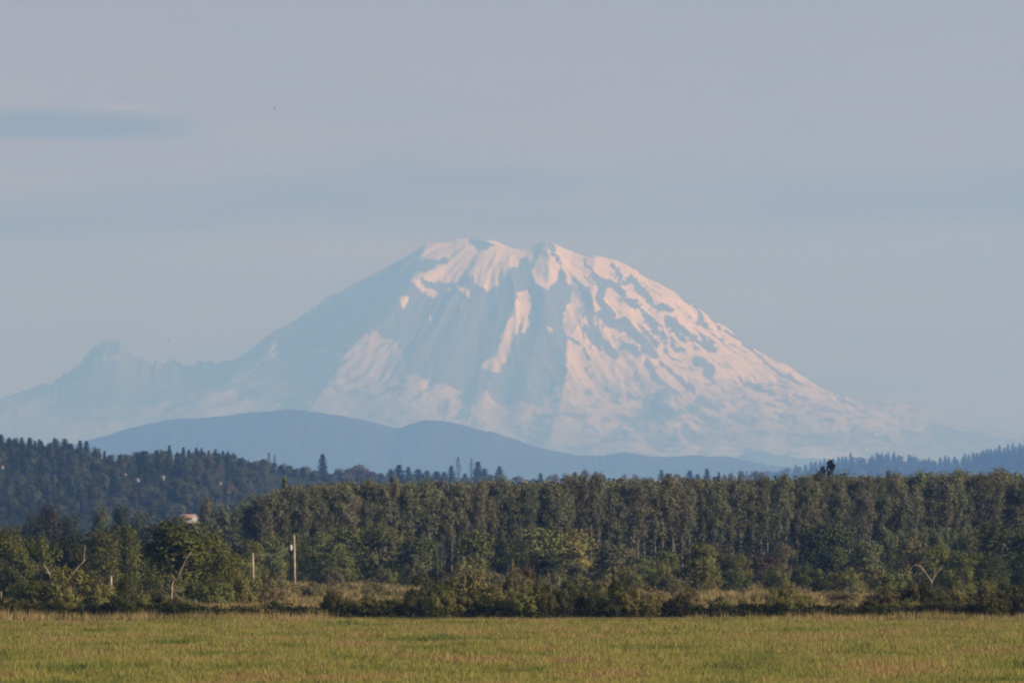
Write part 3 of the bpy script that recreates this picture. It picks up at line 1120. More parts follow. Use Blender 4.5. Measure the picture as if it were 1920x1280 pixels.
hill_house(256, 900, 10, 6, M_ROOFG, 'small white house among trees near the hill crest, the middle one of its neighbours')
hill_house(304, 896, 9, 7, M_ROOFG, 'brightest small white house high on the wooded hill')
hill_house(412, 904, 5, 5, M_ROOFG, 'tiny white house below the tall thin conifers on the hill')
hill_house(3, 876, 8, 6, M_ROOF, 'small house with warm roof below the tallest crest conifers')
hill_house(233, 888, 8, 4, M_ROOF, 'small brownish house roof showing among trees near the hill crest')

# ------------------------------------------------------------------ poplar plantation
POP_COL = (0.128, 0.133, 0.074)


def pop_front(px):
    return float(np.interp(px, [380, 1000, 2050], [2490, 2520, 2580]))


def pop_top(px):
    return float(np.interp(px, [480, 530, 600, 800, 1000, 1100, 1300, 1500, 1700, 1800, 2050],
                           [938, 914, 906, 905, 900, 899, 897, 894, 892, 887, 884]))


GAP = (1003, 1022)
LANDMARK = [(545, 'the short wooden pole'), (640, 'the tall utility pole'), (850, 'the clump of broad trees'), (970, 'the large pale yellow bush'),
            (1120, 'the bright yellow green crowns'), (1260, 'the grey green rounded tree'), (1420, 'the lone bright meadow tree'),
            (1640, 'the big dark pointed tree'), (1850, 'the row of young pale trees'), (9999, 'the dark tree ending the young row')]


def beyond(px):
    return next(n for e, n in LANDMARK if px < e)


for row, dy in enumerate((0.0, 3.4, 6.8)):
    px = 486.0 + 6 * row
    while px < 1940:
        uu = px + random.uniform(-4, 4)
        px += random.uniform(13.5, 21.5) + (2 if row else 0)
        if GAP[0] < uu < GAP[1]:
            continue
        Y = pop_front(uu) + dy + random.uniform(-0.8, 0.8)
        h = Z(pop_top(uu) + random.choice((-14, -7, -2, 0, 4, 8, 14, 24)) + random.uniform(-4, 4), Y)
        plant('poplar_tree', random.choice(POPLAR), X(uu, Y), Y, h, random.uniform(2.9, 5.4), vary(POP_COL, 0.26),
              'slender %s plantation poplar beyond %s' % (('front row', 'second row', 'third row')[row], beyond(uu)), 'tree', 'poplars of the plantation')


def rear_poplars():
    r = np.random.default_rng(71)
    c = Parts()
    tpl = []
    for i in range(5):
        C, PN = poplar_points(r, 370)
        V, Q, t = quads(C, 0.62, r, N=PN, jit=0.7)
        tv, tq, ttt = tube([(0, 0, -0.2), (0, 0, 10), (0, 0, 19)], [0.17, 0.12, 0.04], 4)
        tpl.append((V, Q, t, tv, tq))
    for row in range(11):
        px = 470.0 + r.uniform(0, 12)
        while px < 2060:
            uu = px + r.uniform(-5, 5)
            px += r.uniform(17, 25)
            if GAP[0] - 3 < uu < GAP[1] + 3 and row < 6:
                continue
            Y = pop_front(uu) + 10.5 + 3.6 * row
            V, Q, t, tv, tq = tpl[r.integers(0, 5)]
            s = Z(pop_top(uu) + r.uniform(-3, 16), Y) / 21.0
            a = r.uniform(0, 6.28)
            ca, sa = math.cos(a), math.sin(a)
            W = V.copy()
            W[:, 0], W[:, 1] = V[:, 0] * ca - V[:, 1] * sa, V[:, 0] * sa + V[:, 1] * ca
            W = W * (1.05, 1.05, s) + (X(uu, Y), Y, 0)
            c.add(W, Q, None, t, 0)
            c.add(tv * (1, 1, s) + (X(uu, Y), Y, 0), tq, None, None, 1)
    link('poplar_wood', c.mesh('poplar_wood', [M_LEAF, M_BARK]), None, None,
         'closed ranks of poplars filling the plantation behind its front rows', 'wood', None, 'stuff', POP_COL)


rear_poplars()

# ------------------------------------------------------------------ trees standing before the plantation
GRN = (0.110, 0.124, 0.036)
YEL = (0.160, 0.165, 0.056)
DRK = (0.058, 0.070, 0.026)
GRY = (0.122, 0.128, 0.062)
BRN = (0.075, 0.060, 0.035)
# px centre, top row, width px, distance, colour, proto index, label
TREES = [
    (18, 984, 92, 1700, GRN, 0, 'dense green tree standing behind the leaning dead trunk, beside the biggest hedge bush'),
    (70, 1000, 90, 1720, GRN, 1, 'green tree with low crown between the leaning dead trunk and the forked snag'),
    (128, 1004, 80, 1760, DRK, 2, 'dark low tree right behind the broken dead trunk with an upright stub'),
    (185, 992, 84, 1780, GRN, 3, 'mid green tree between the broken dead trunk and the great drooping tree'),
    (236, 982, 86, 1800, GRN, 4, 'green tree touching the left side of the great drooping tree'),
    (338, 968, 138, 1560, (0.080, 0.094, 0.024), 6, 'great drooping dark green tree behind the pale forked snag'),
    (398, 992, 74, 1640, GRN, 5, 'grey green tree on the pole side of the great drooping tree'),
    (425, 1028, 96, 1530, (0.115, 0.122, 0.036), 1, 'yellowish green tree right behind the short wooden pole'),
    (468, 1010, 60, 2280, GRN, 0, 'green tree directly behind the short wooden pole'),
    (508, 1002, 70, 2340, GRN, 2, 'green tree between the two wooden poles'),
    (560, 1000, 66, 2390, GRN, 3, 'green tree right behind the tall utility pole'),
    (602, 996, 84, 2350, (0.105, 0.12, 0.038), 4, 'bright topped tree beside the tall utility pole'),
    (655, 984, 96, 2400, GRN, 7, 'darkest of the broad trees beyond the utility pole, with an arching bough'),
    (716, 979, 100, 2360, (0.095, 0.108, 0.036), 5, 'tallest broad tree of the clump beyond the utility pole'),
    (628, 1030, 80, 2310, GRN, 1, 'low leafy tree in front of the clump beyond the utility pole'),
    (780, 1006, 100, 2340, (0.075, 0.085, 0.032), 0, 'wide dark rounded tree ending the clump, beside the gap to bare poplar trunks'),
    (895, 993, 92, 2260, (0.095, 0.115, 0.036), 2, 'round green tree rising behind the pale yellow bush'),
    (950, 1004, 70, 2240, DRK, 3, 'dark tree squeezed between the round green tree and the wide yellow green one'),
    (1000, 986, 108, 2200, YEL, 4, 'wide yellow green tree before the plantation, its crown brightest of the clump'),
    (1070, 992, 100, 2230, YEL, 5, 'second yellow green tree, adjoining the widest bright crown'),
    (1030, 1030, 150, 2120, DRK, 1, 'dark spreading tree below the bright yellow green crowns'),
    (1150, 1019, 88, 2150, GRY, 0, 'grey green rounded tree behind the dark upright hedge bush'),
    (1205, 1040, 70, 2330, GRN, 2, 'small green tree at the foot of the bare poplar trunks'),
    (1248, 1032, 64, 2360, GRN, 3, 'small mid green tree next to the lone bright tree in the meadow'),
    (1308, 1016, 84, 1980, (0.120, 0.125, 0.036), 6, 'lone bright green tree standing out in the meadow'),
    (1352, 1018, 62, 2200, (0.082, 0.078, 0.040), 4, 'olive brown tree just behind the lone bright meadow tree'),
    (1385, 1036, 48, 2120, GRN, 5, 'small green tree past the lone bright meadow tree'),
    (1432, 1040, 80, 2250, BRN, 1, 'low brownish tree before the dark plantation base'),
    (1470, 1016, 66, 2300, GRY, 2, 'grey green tree beside the big dark tree'),
    (1548, 977, 118, 2190, (0.055, 0.072, 0.026), 3, 'big dark green tree with a pointed crown before the plantation'),
    (1622, 1012, 78, 2120, GRY, 0, 'grey green tree with a slim trunk beside the big dark tree'),
    (1712, 1008, 84, 2060, GRY, 4, 'grey green tree behind the white forked dead branches'),
    (1755, 1018, 66, 2020, GRN, 5, 'thin green tree rising over the white forked dead branches'),
    (1806, 1030, 92, 1960, GRN, 1, 'low green tree beside the white forked dead branches'),
    (1868, 978, 120, 2080, DRK, 7, 'big dark tree at the end of the pale young tree row'),
    (1925, 990, 90, 1990, DRK, 2, 'dark tree next to the big dark tree ending the row'),
    (1850, 1040, 80, 1900, DRK, 3, 'low dark tree under the big dark tree ending the row'),
    (95, 943, 52, 3150, BRN, 0, 'brownish dark tree standing in front of the hill foot'),
    (60, 958, 46, 3200, DRK, 2, 'dark tree beside the brownish tree in front of the hill foot'),
    (135, 962, 54, 3100, DRK, 3, 'dark tree on the far side of the brownish tree at the hill foot'),
    (190, 948, 44, 3200, GRY, 7, 'tall grey green tree in front of the hill foot'),
    (228, 944, 46, 3250, DRK, 6, 'tall dark green tree in front of the hill foot, left of the white house'),
    (268, 958, 52, 3150, GRY, 4, 'grey green tree just left of the white house with red roof'),
    (305, 974, 50, 3050, GRY, 5, 'low grey tree hiding the base of the white house with red roof'),
    (338, 972, 44, 3080, DRK, 2, 'low dark tree right in front of the white house with red roof'),
    (372, 976, 36, 3020, GRN, 3, 'low green tree at the right corner of the white house with red roof'),
    (392, 930, 42, 3100, GRY, 6, 'tall narrow grey green tree right of the white house with red roof'),
    (432, 958, 56, 3000, DRK, 1, 'dark tree between the white house and the plantation'),
    (478, 926, 56, 2850, GRY, 7, 'tall leafy tree at the near end of the poplar plantation'),
    (415, 946, 60, 2950, GRY, 6, 'grey green tree in the gap between the narrow tall tree and the plantation'),
    (452, 938, 52, 2900, GRY, 7, 'tall grey tree leading up to the plantation end'),
    (520, 935, 60, 2700, GRY, 3, 'leafy tree blending into the near end of the plantation'),
    (505, 960, 50, 2800, DRK, 0, 'dark tree under the end of the poplar plantation'),
]
for px, top, wpx, Y, colr, pi, lab in TREES:
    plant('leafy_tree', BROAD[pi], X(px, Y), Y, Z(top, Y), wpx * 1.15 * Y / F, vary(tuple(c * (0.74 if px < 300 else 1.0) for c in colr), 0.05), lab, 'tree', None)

# pale, lit poplars that stand forward of the plantation
for px, top, Y, colr, lab in [(1196, 905, 2490, (0.10, 0.10, 0.065), 'pale poplar with a white trunk just forward of the plantation above the grey rounded tree'),
                              (1618, 916, 2330, (0.115, 0.11, 0.085), 'bleached thin poplar standing forward of the plantation beside the big dark tree')]:
    plant('poplar_tree', POPLAR[2], X(px, Y), Y, Z(top, Y), 4.6, colr, lab, 'tree', None)
# dark ragged conifer that overtops the plantation
Yc = 2700.0
far_tree(FAR_CON, 16.0, 7.0, X(1557, Yc), Yc, 0.4, Z(862, Yc), 8.5, (0.030, 0.024, 0.018), 'dark ragged conifer poking above the poplar plantation', 'tree', None, 'conifer_tree')
far_tree(FAR_CON, 16.0, 7.0, X(1542, Yc), Yc, 0.4, Z(875, Yc), 6.0, (0.030, 0.024, 0.018), 'smaller dark conifer top beside the ragged one above the plantation', 'tree', None, 'conifer_tree')
far_tree(FAR_CON, 16.0, 7.0, X(735, Yc), Yc, 0.4, Z(892, Yc), 3.6, CON, 'dark conifer tip just clearing the plantation below the solitary pointed conifer', 'tree', None, 'conifer_tree')
far_tree(FAR_CON, 16.0, 7.0, X(534, 2660), 2660, 0.4, Z(893, 2660), 5.0, GRN, 'dark green pointed tree at the near corner of the plantation', 'tree', None, 'conifer_tree')

# row of young pale green trees
for i in range(14):
    px = 1662 + 14.3 * i + random.uniform(-2, 2)
    Y = 2290 + random.uniform(-3, 3)
    plant('young_tree', BROAD[i % 6], X(px, Y), Y, Z(990 + random.uniform(-4, 6), Y), 3.0, vary((0.135, 0.155, 0.070), 0.1),
          'young pale green tree in the even row before the dark plantation', 'tree', 'row of young pale green trees')

# ------------------------------------------------------------------ bushes
OLV = (0.140, 0.138, 0.044)
HED = (0.058, 0.063, 0.022)
BRW = (0.130, 0.112, 0.054)
# px, top, width px, distance, colour, spiky, label
BUSHES = [
    (12, 1118, 66, 1204, HED, 0, 'low dark bush beside the biggest hedge bush'),
    (70, 1078, 104, 1212, HED, 0, 'dark half of the biggest hedge bush, under the leaning dead trunk'),
    (134, 1064, 132, 1216, OLV, 0, 'biggest olive hedge bush, below the broken dead trunk with an upright stub'),
    (186, 1078, 96, 1206, OLV, 0, 'olive bush leaning on the biggest hedge bush, before the short stub post'),
    (240, 1082, 76, 1226, (0.055, 0.062, 0.02), 0, 'upright olive bush between the short stub post and the pale forked snag'),
    (232, 1116, 90, 1198, HED, 0, 'low bush at the field edge below the short stub post'),
    (300, 1112, 84, 1212, OLV, 0, 'low olive bush at the foot of the pale forked snag'),
    (622, 1086, 34, 1210, BRW, 1, 'narrow brown topped bush standing up alone from the low hedge'),
    (634, 1106, 64, 1204, HED, 0, 'dark bush right beside the narrow brown topped one'),
    (690, 1114, 100, 1206, OLV, 0, 'rounded olive bush between the narrow brown bush and the pale yellow bush'),
    (800, 1074, 92, 1330, (0.048, 0.062, 0.02), 0, 'dark green bush on the pole side of the pale yellow bush'),
    (826, 1094, 60, 1300, (0.06, 0.085, 0.022), 0, 'fresh green bush below the pale yellow bush'),
    (878, 1052, 122, 1350, (0.175, 0.170, 0.058), 1, 'large pale yellow bush, the brightest along the hedge'),
    (925, 1080, 70, 1290, OLV, 1, 'olive twiggy bush at the shoulder of the pale yellow bush'),
    (968, 1052, 62, 1262, BRW, 1, 'brown twiggy shrub beside the large pale yellow bush'),
    (990, 1034, 34, 1280, (0.080, 0.072, 0.036), 1, 'tallest thin twiggy shrub rising beside the brown one'),
    (1018, 1082, 74, 1240, OLV, 1, 'olive shrub next to the brown twiggy ones'),
    (1080, 1088, 94, 1234, (0.070, 0.082, 0.026), 0, 'mid green bush between the twiggy shrubs and the dark upright bush'),
    (1158, 1060, 64, 1222, (0.052, 0.058, 0.018), 0, 'dark upright bush standing above the hedge'),
    (1215, 1096, 100, 1214, BRW, 0, 'wide brownish bush beside the dark upright one'),
    (1276, 1102, 84, 1210, (0.075, 0.066, 0.03), 0, 'second brownish bush, tapering into the low hedge'),
    (1352, 1116, 80, 1216, OLV, 0, 'olive hedge bush below the lone bright meadow tree'),
    (1404, 1114, 64, 1226, OLV, 0, 'olive bush behind the hedge next to the tall green weeds'),
    (1466, 1100, 86, 1206, OLV, 0, 'rounded olive bush where the hedge drops to the low dark bank'),
    (1655, 1100, 90, 1260, (0.080, 0.066, 0.034), 0, 'brownish bush behind the low dark bank'),
    (1712, 1088, 74, 1209, (0.06, 0.06, 0.024), 0, 'dark olive bush beneath the white forked dead branches'),
    (1746, 1082, 66, 1208, HED, 0, 'darkest upright bush growing round the white forked dead branches'),
    (1800, 1094, 80, 1222, BRW, 1, 'brown twiggy bush past the white forked dead branches'),
    (1846, 1086, 74, 1232, OLV, 1, 'olive twiggy bush near the brown one past the forked dead branches'),
    (1900, 1092, 90, 1216, (0.055, 0.055, 0.022), 0, 'dark broad bush at the end of the hedge past the twiggy ones'),
    (400, 1076, 96, 1400, GRN, 0, 'green bush behind the pale forked snag, below the yellowish tree'),
    (455, 1066, 84, 1420, OLV, 0, 'olive bush in front of the short wooden pole'),
    (505, 1092, 80, 1460, BRW, 0, 'low brown bush between the two wooden poles'),
    (585, 1090, 60, 1650, BRW, 0, 'low brown bush at the foot of the tall utility pole'),
    (700, 1094, 70, 1700, GRN, 0, 'low green bush in the meadow below the tallest broad tree'),
    (770, 1072, 70, 2150, GRN, 0, 'small green bush under the wide dark rounded tree'),
    (1130, 1075, 60, 1560, OLV, 0, 'small olive bush in the meadow behind the dark upright bush'),
    (1240, 1076, 66, 1900, DRK, 0, 'low dark bush beside the lone bright meadow tree'),
    (1382, 1068, 66, 1880, DRK, 0, 'low dark bush on the plantation side of the lone bright meadow tree'),
    (1460, 1058, 56, 1900, GRN, 0, 'round green bush at the meadow edge below the grey green tree'),
    (1475, 1084, 40, 1560, OLV, 0, 'small round bush standing out in the meadow weeds'),
    (1530, 1066, 90, 1950, GRN, 0, 'low green bush under the big dark tree'),
    (1585, 1062, 80, 1930, OLV, 0, 'olive bush under the edge of the big dark tree'),
    (1560, 1074, 110, 1800, (0.06, 0.062, 0.026), 0, 'wide low bush in the meadow before the big dark tree'),
    (1660, 1066, 84, 1760, GRN, 0, 'green bush between the grey green tree and the forked dead branches'),
    (1860, 1068, 100, 1500, DRK, 0, 'dark bush behind the twiggy hedge end'),
    (1800, 1062, 80, 1560, GRN, 0, 'green bush right behind the white forked dead branches'),
    (30, 1064, 80, 1480, DRK, 0, 'dark bush behind the biggest hedge bush, beneath the dense green tree'),
    (290, 1066, 90, 1460, DRK, 0, 'dark bush under the great drooping tree'),
    (355, 1082, 80, 1420, GRN, 0, 'green bush just behind the pale forked snag'),
]
for i, (px, top, wpx, Y, colr, sp, lab) in enumerate(BUSHES):
    pr = SPIKY[i % 4] if sp else SHRUB[i % 6]
    plant('bush', pr, X(px, Y), Y, Z(top, Y), wpx * Y / F, vary(colr, 0.06), lab, 'bush', None, ('stem', 'foliage'))

# scattered scrub over the meadow between hedge and plantation
SCRUB_MARK = [(300, 'the great drooping tree'), (520, 'the short wooden pole'), (640, 'the tall utility pole'), (850, 'the clump of broad trees'),
              (1010, 'the large pale yellow bush'), (1190, 'the dark upright bush'), (1400, 'the lone bright meadow tree'), (1640, 'the big dark pointed tree'),
              (9999, 'the white forked dead branches')]
for row, (Y0, lo, hi, step) in enumerate(((2180, 1040, 1066, 46), (1960, 1062, 1080, 58), (1700, 1080, 1098, 70), (1450, 1096, 1110, 84))):
    px = -10.0 + 17 * row
    while px < 1935:
        Y = Y0 + random.uniform(-60, 60)
        open_ = 512 < px < 596 or (560 < px < 760 and row > 0) or (1180 < px < 1290 and row > 1) or random.random() < (0.16, 0.3, 0.55, 0.6)[row]
        if not open_:
            colr = random.choice((GRN, OLV, OLV, GRY, DRK, BRW))
            lab = '%s scrub bush in the %s meadow near %s' % ({GRN: 'green', OLV: 'olive', GRY: 'grey green', DRK: 'dark', BRW: 'brownish'}[colr],
                                                                   ('farthest', 'far', 'middle', 'near')[row], next(n for e, n in SCRUB_MARK if px < e))
            plant('scrub_bush', random.choice(SHRUB), X(px, Y), Y, Z(random.uniform(lo, hi), Y), random.uniform(0.8, 1.25) * step * Y / F, vary(colr, 0.12),
                  lab, 'bush', 'scrub bushes of the meadow', ('stem', 'foliage'))
        px += step * random.uniform(0.75, 1.3)

# the low hedge along the field edge: bush after bush
HTOP = [(0, 1128), (250, 1122), (330, 1126), (400, 1134), (480, 1134), (600, 1134), (640, 1120), (740, 1120), (800, 1114), (900, 1108), (1000, 1104),
        (1100, 1106), (1200, 1110), (1280, 1122), (1330, 1132), (1420, 1132), (1460, 1124), (1510, 1134), (1660, 1134), (1720, 1114), (1920, 1110)]
HEDGE_MARK = [(250, 'the biggest olive hedge bush'), (420, 'the pale forked snag'), (520, 'the short wooden pole'), (600, 'the tall utility pole'),
              (760, 'the rounded olive bush'), (930, 'the large pale yellow bush'), (1110, 'the brown twiggy shrubs'), (1250, 'the dark upright bush'),
              (1420, 'the lone bright meadow tree'), (1680, 'the big dark pointed tree'), (9999, 'the white forked dead branches')]


def beyond_hedge(px):
    return next(n for e, n in HEDGE_MARK if px < e)


px = -20.0
while px < 1945:
    Y = 1200 + random.uniform(-4, 8)
    top = float(interp(HTOP, px)) + random.uniform(-12, 7)
    plant('hedge_bush', random.choice(SHRUB), X(px, Y), Y, Z(top, Y), random.uniform(50, 92) * Y / F, vary(random.choice((HED, HED, OLV)), 0.25),
          'low bramble bush in the field edge hedge, before %s' % beyond_hedge(px), 'bush', 'bramble bushes of the low hedge', ('stem', 'foliage'))
    px += random.uniform(26, 40)


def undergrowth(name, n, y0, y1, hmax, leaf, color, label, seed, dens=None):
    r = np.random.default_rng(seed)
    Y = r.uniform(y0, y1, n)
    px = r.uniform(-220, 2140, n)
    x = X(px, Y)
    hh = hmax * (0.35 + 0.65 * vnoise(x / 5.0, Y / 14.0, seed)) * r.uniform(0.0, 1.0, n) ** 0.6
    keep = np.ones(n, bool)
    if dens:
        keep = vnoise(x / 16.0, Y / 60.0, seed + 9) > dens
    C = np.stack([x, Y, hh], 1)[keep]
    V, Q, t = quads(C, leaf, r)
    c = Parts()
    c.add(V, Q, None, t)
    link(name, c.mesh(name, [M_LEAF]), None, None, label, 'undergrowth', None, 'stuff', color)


undergrowth('bramble_undergrowth', 26000, 1193, 1222, 1.5, 0.22, (0.013, 0.016, 0.007), 'tangled brambles at the foot of the hedge, coloured dark for its shade', 701)  # colour blackened to paint the shade under the hedge
undergrowth('meadow_weeds', 30000, 1560, 2150, 1.5, 0.30, (0.062, 0.066, 0.026), 'rough weeds scattered over the meadow behind the hedge', 702, 0.52)
undergrowth('plantation_shade_scrub', 48000, 2508, 2640, 14.0, 0.6, (0.014, 0.019, 0.011), 'scrub at the foot of the poplar plantation, raised and blackened as its inner shade', 703)  # tall dark leaves stand in for shade between the trunks
undergrowth('tall_weeds', 5000, 1330, 1420, 1.7, 0.22, (0.055, 0.085, 0.030), 'tall green weeds in the meadow just behind the hedge', 704, 0.55)

# ------------------------------------------------------------------ grass


def grass_mat(name, stops):
    m, nt, out = new_mat(name)
    a = nt.nodes.new('ShaderNodeAttribute')
    a.attribute_name = 'tint'
    n1 = noise_node(nt, mapping(nt, (0.11, 0.022, 0.0)), 1.0, 4, 0.6)
    n2 = noise_node(nt, mapping(nt, (0.6, 0.14, 0.0)), 1.0, 3, 0.6)

    def madd(a_, k, c_):
        n = nt.nodes.new('ShaderNodeMath')
        n.operation = 'MULTIPLY_ADD'
        nt.links.new(a_, n.inputs[0])
        n.inputs[1].default_value = k
        if isinstance(c_, float):
            n.inputs[2].default_value = c_
        else:
            nt.links.new(c_, n.inputs[2])
        return n.outputs[0]
    v = madd(n1, 2.0, madd(n2, 0.7, madd(a.outputs['Fac'], 0.34, -0.87)))
    c = ramp(nt, v, stops)
    d = nt.nodes.new('ShaderNodeBsdfDiffuse')
    t = nt.nodes.new('ShaderNodeBsdfTranslucent')
    nt.links.new(c, d.inputs[0])
    nt.links.new(c, t.inputs[0])
    mx = nt.nodes.new('ShaderNodeMixShader')
    mx.inputs[0].default_value = 0.35
    nt.links.new(d.outputs[0], mx.inputs[1])
    nt.links.new(t.outputs[0], mx.inputs[2])
    nt.links.new(mx.outputs[0], out.inputs[0])
    return m


M_GRASS = grass_mat('grass', [(0.12, (0.045, 0.085, 0.022)), (0.34, (0.130, 0.160, 0.040)), (0.58, (0.235, 0.236, 0.060)), (0.80, (0.285, 0.250, 0.078)), (1.0, (0.30, 0.190, 0.095))])
M_MEADOW = grass_mat('meadow_grass', [(0.15, (0.07, 0.09, 0.027)), (0.40, (0.15, 0.14, 0.045)), (0.60, (0.22, 0.185, 0.075)), (0.86, (0.32, 0.245, 0.11))])


def grass(name, n, y0, y1, blades, h, wd, label, seed, edge=None, dens=None, u0=-330, u1=2250, mat=None):
    r = np.random.default_rng(seed)
    # more tufts where the view is nearer
    Y = y0 * (y1 / y0) ** r.uniform(0, 1, n)
    px = r.uniform(u0, u1, n)
    x = X(px, Y)
    if dens:
        k = vnoise(x / 12.0, Y / 50.0, seed + 5) > dens
        x, Y = x[k], Y[k]
        n = len(x)
    hh = h * (0.25 + 0.8 * vnoise(x / 3.0, Y / 16.0, seed + 2) + 0.8 * vnoise(x / 12.0, Y / 40.0, seed + 3) ** 1.5) * r.uniform(0.6, 1.3, n)
    B = np.repeat(np.stack([x, Y, np.zeros(n)], 1), blades, 0)
    H_ = np.repeat(hh, blades) * r.uniform(0.5, 1.1, n * blades)
    t = np.clip(np.repeat(r.uniform(0, 1, n), blades) * 0.6 + 0.4 * r.uniform(0, 1, n * blades), 0, 1)
    off = r.normal(0, wd * 1.6, (n * blades, 2))
    B[:, :2] += off
    ang = r.uniform(0, 6.283, n * blades)
    wv = np.stack([np.cos(ang), np.sin(ang), 0 * ang], 1) * (wd * r.uniform(0.6, 1.4, (n * blades, 1)) / 2)
    tip = B + np.column_stack([off * 0.8 + r.normal(0, 0.09, (n * blades, 2)), H_])
    V = np.stack([B - wv, B + wv, tip], 1).reshape(-1, 3)
    T = np.arange(len(V)).reshape(-1, 3)
    c = Parts()
    c.add(V, None, T, np.repeat(t, 3))
    link(name, c.mesh(name, [mat or M_GRASS]), None, None, label, 'grass', None, 'stuff')


grass('field_grass', 120000, 560, 1142, 6, 0.42, 0.075, 'uneven yellow green grass covering the near field', 801)
grass('meadow_grass', 38000, 1215, 2420, 5, 0.75, 0.16, 'tall straw coloured grass of the meadow behind the hedge', 802, dens=0.3, mat=M_MEADOW)
grass('edge_grass', 5000, 1118, 1146, 5, 0.85, 0.10, 'ragged taller grass where the field meets the hedge', 803, dens=0.45, mat=M_MEADOW)

# ------------------------------------------------------------------ dead trees, poles, wire, birds


def snag(label, Y, strokes):
    """strokes: list of (polyline in photograph pixels, start radius m, end radius m)"""
    x0, _, _ = at(*strokes[0][0][0], Y)
    o = link('dead_tree', None, None, (x0, Y, 0), label, 'dead tree')
    for i, (pts, r0, r1) in enumerate(strokes):
        P_ = []
        for j, (a, b) in enumerate(pts):
            x, y, z = at(a, b, Y)
            P_.append((x - x0, 0.25 * math.sin(1.7 * i + 0.8 * j) * (1 if i else 0.3) * j, z))
        if i == 0:
            P_.insert(0, (P_[0][0], P_[0][1], -0.2))
        p = Parts()
        p.add(*tube(P_, 0.54 * np.linspace(r0, r1, len(P_)), 6))
        link('trunk' if i == 0 else 'branch', p.mesh('dead_wood', [M_DEAD], True), o)


snag('pale forked snag with a crooked trunk standing against dark trees', 1290.0,
     [([(322, 1112), (323, 1095), (326, 1086), (335, 1083), (336, 1074), (343, 1061), (350, 1046), (359, 1034)], 0.17, 0.05),
      ([(333, 1084), (340, 1075), (348, 1071), (356, 1073), (362, 1076)], 0.10, 0.025),
      ([(330, 1086), (322, 1078), (321, 1074)], 0.05, 0.015), ([(343, 1061), (350, 1058), (354, 1051)], 0.05, 0.012), ([(350, 1046), (345, 1038)], 0.04, 0.01), ([(348, 1071), (353, 1064)], 0.04, 0.01), ([(356, 1073), (363, 1071)], 0.03, 0.01), ([(338, 1086), (352, 1092)], 0.05, 0.015)])
snag('broken dead trunk with an upright stub above the biggest hedge bush', 1420.0,
     [([(132, 1080), (140, 1070), (150, 1059), (160, 1048)], 0.12, 0.06), ([(157, 1050), (158, 1038), (160, 1022)], 0.11, 0.04)])
snag('leaning brown dead trunk above the dark hedge bush', 1440.0,
     [([(98, 1088), (93, 1076), (86, 1064), (81, 1056)], 0.18, 0.09), ([(90, 1072), (84, 1076)], 0.06, 0.02)])
snag('white forked dead branches rising from the darkest upright bush', 1213.0,
     [([(1746, 1094), (1750, 1084), (1757, 1073), (1766, 1063)], 0.10, 0.03), ([(1734, 1071), (1727, 1062), (1718, 1058), (1708, 1062)], 0.09, 0.02),
      ([(1747, 1090), (1740, 1080), (1734, 1071)], 0.10, 0.08), ([(1751, 1083), (1753, 1070), (1752, 1055)], 0.06, 0.015),
      ([(1728, 1063), (1722, 1052)], 0.04, 0.012)])
snag('thin bent dead stem beneath the dark spreading tree', 1900.0,
     [([(1048, 1088), (1050, 1078), (1055, 1072), (1064, 1068)], 0.10, 0.03)])
snag('crooked pale dead branch beside the large pale yellow bush', 1340.0,
     [([(948, 1082), (940, 1076), (930, 1074), (924, 1070)], 0.07, 0.02)])


def post(label, px, top, Y, r):
    x, _, z = at(px, top, Y)
    p = Parts()
    p.add(*tube([(0, 0, -0.3), (0.02, 0, z * 0.5), (0, 0, z - 0.05), (0, 0, z)], [r, r * 0.97, r * 0.9, r * 0.6], 8))
    o = link('wooden_post', None, None, (x, Y, 0), label, 'post')
    link('shaft', p.mesh('post_shaft', [M_DEAD]), o)


post('short pale stub post sticking up from the olive hedge bushes', 208, 1079, 1218.0, 0.13)
post('small pale post low beside the hedge at the edge of the low dark bush', 2, 1108, 1232.0, 0.06)


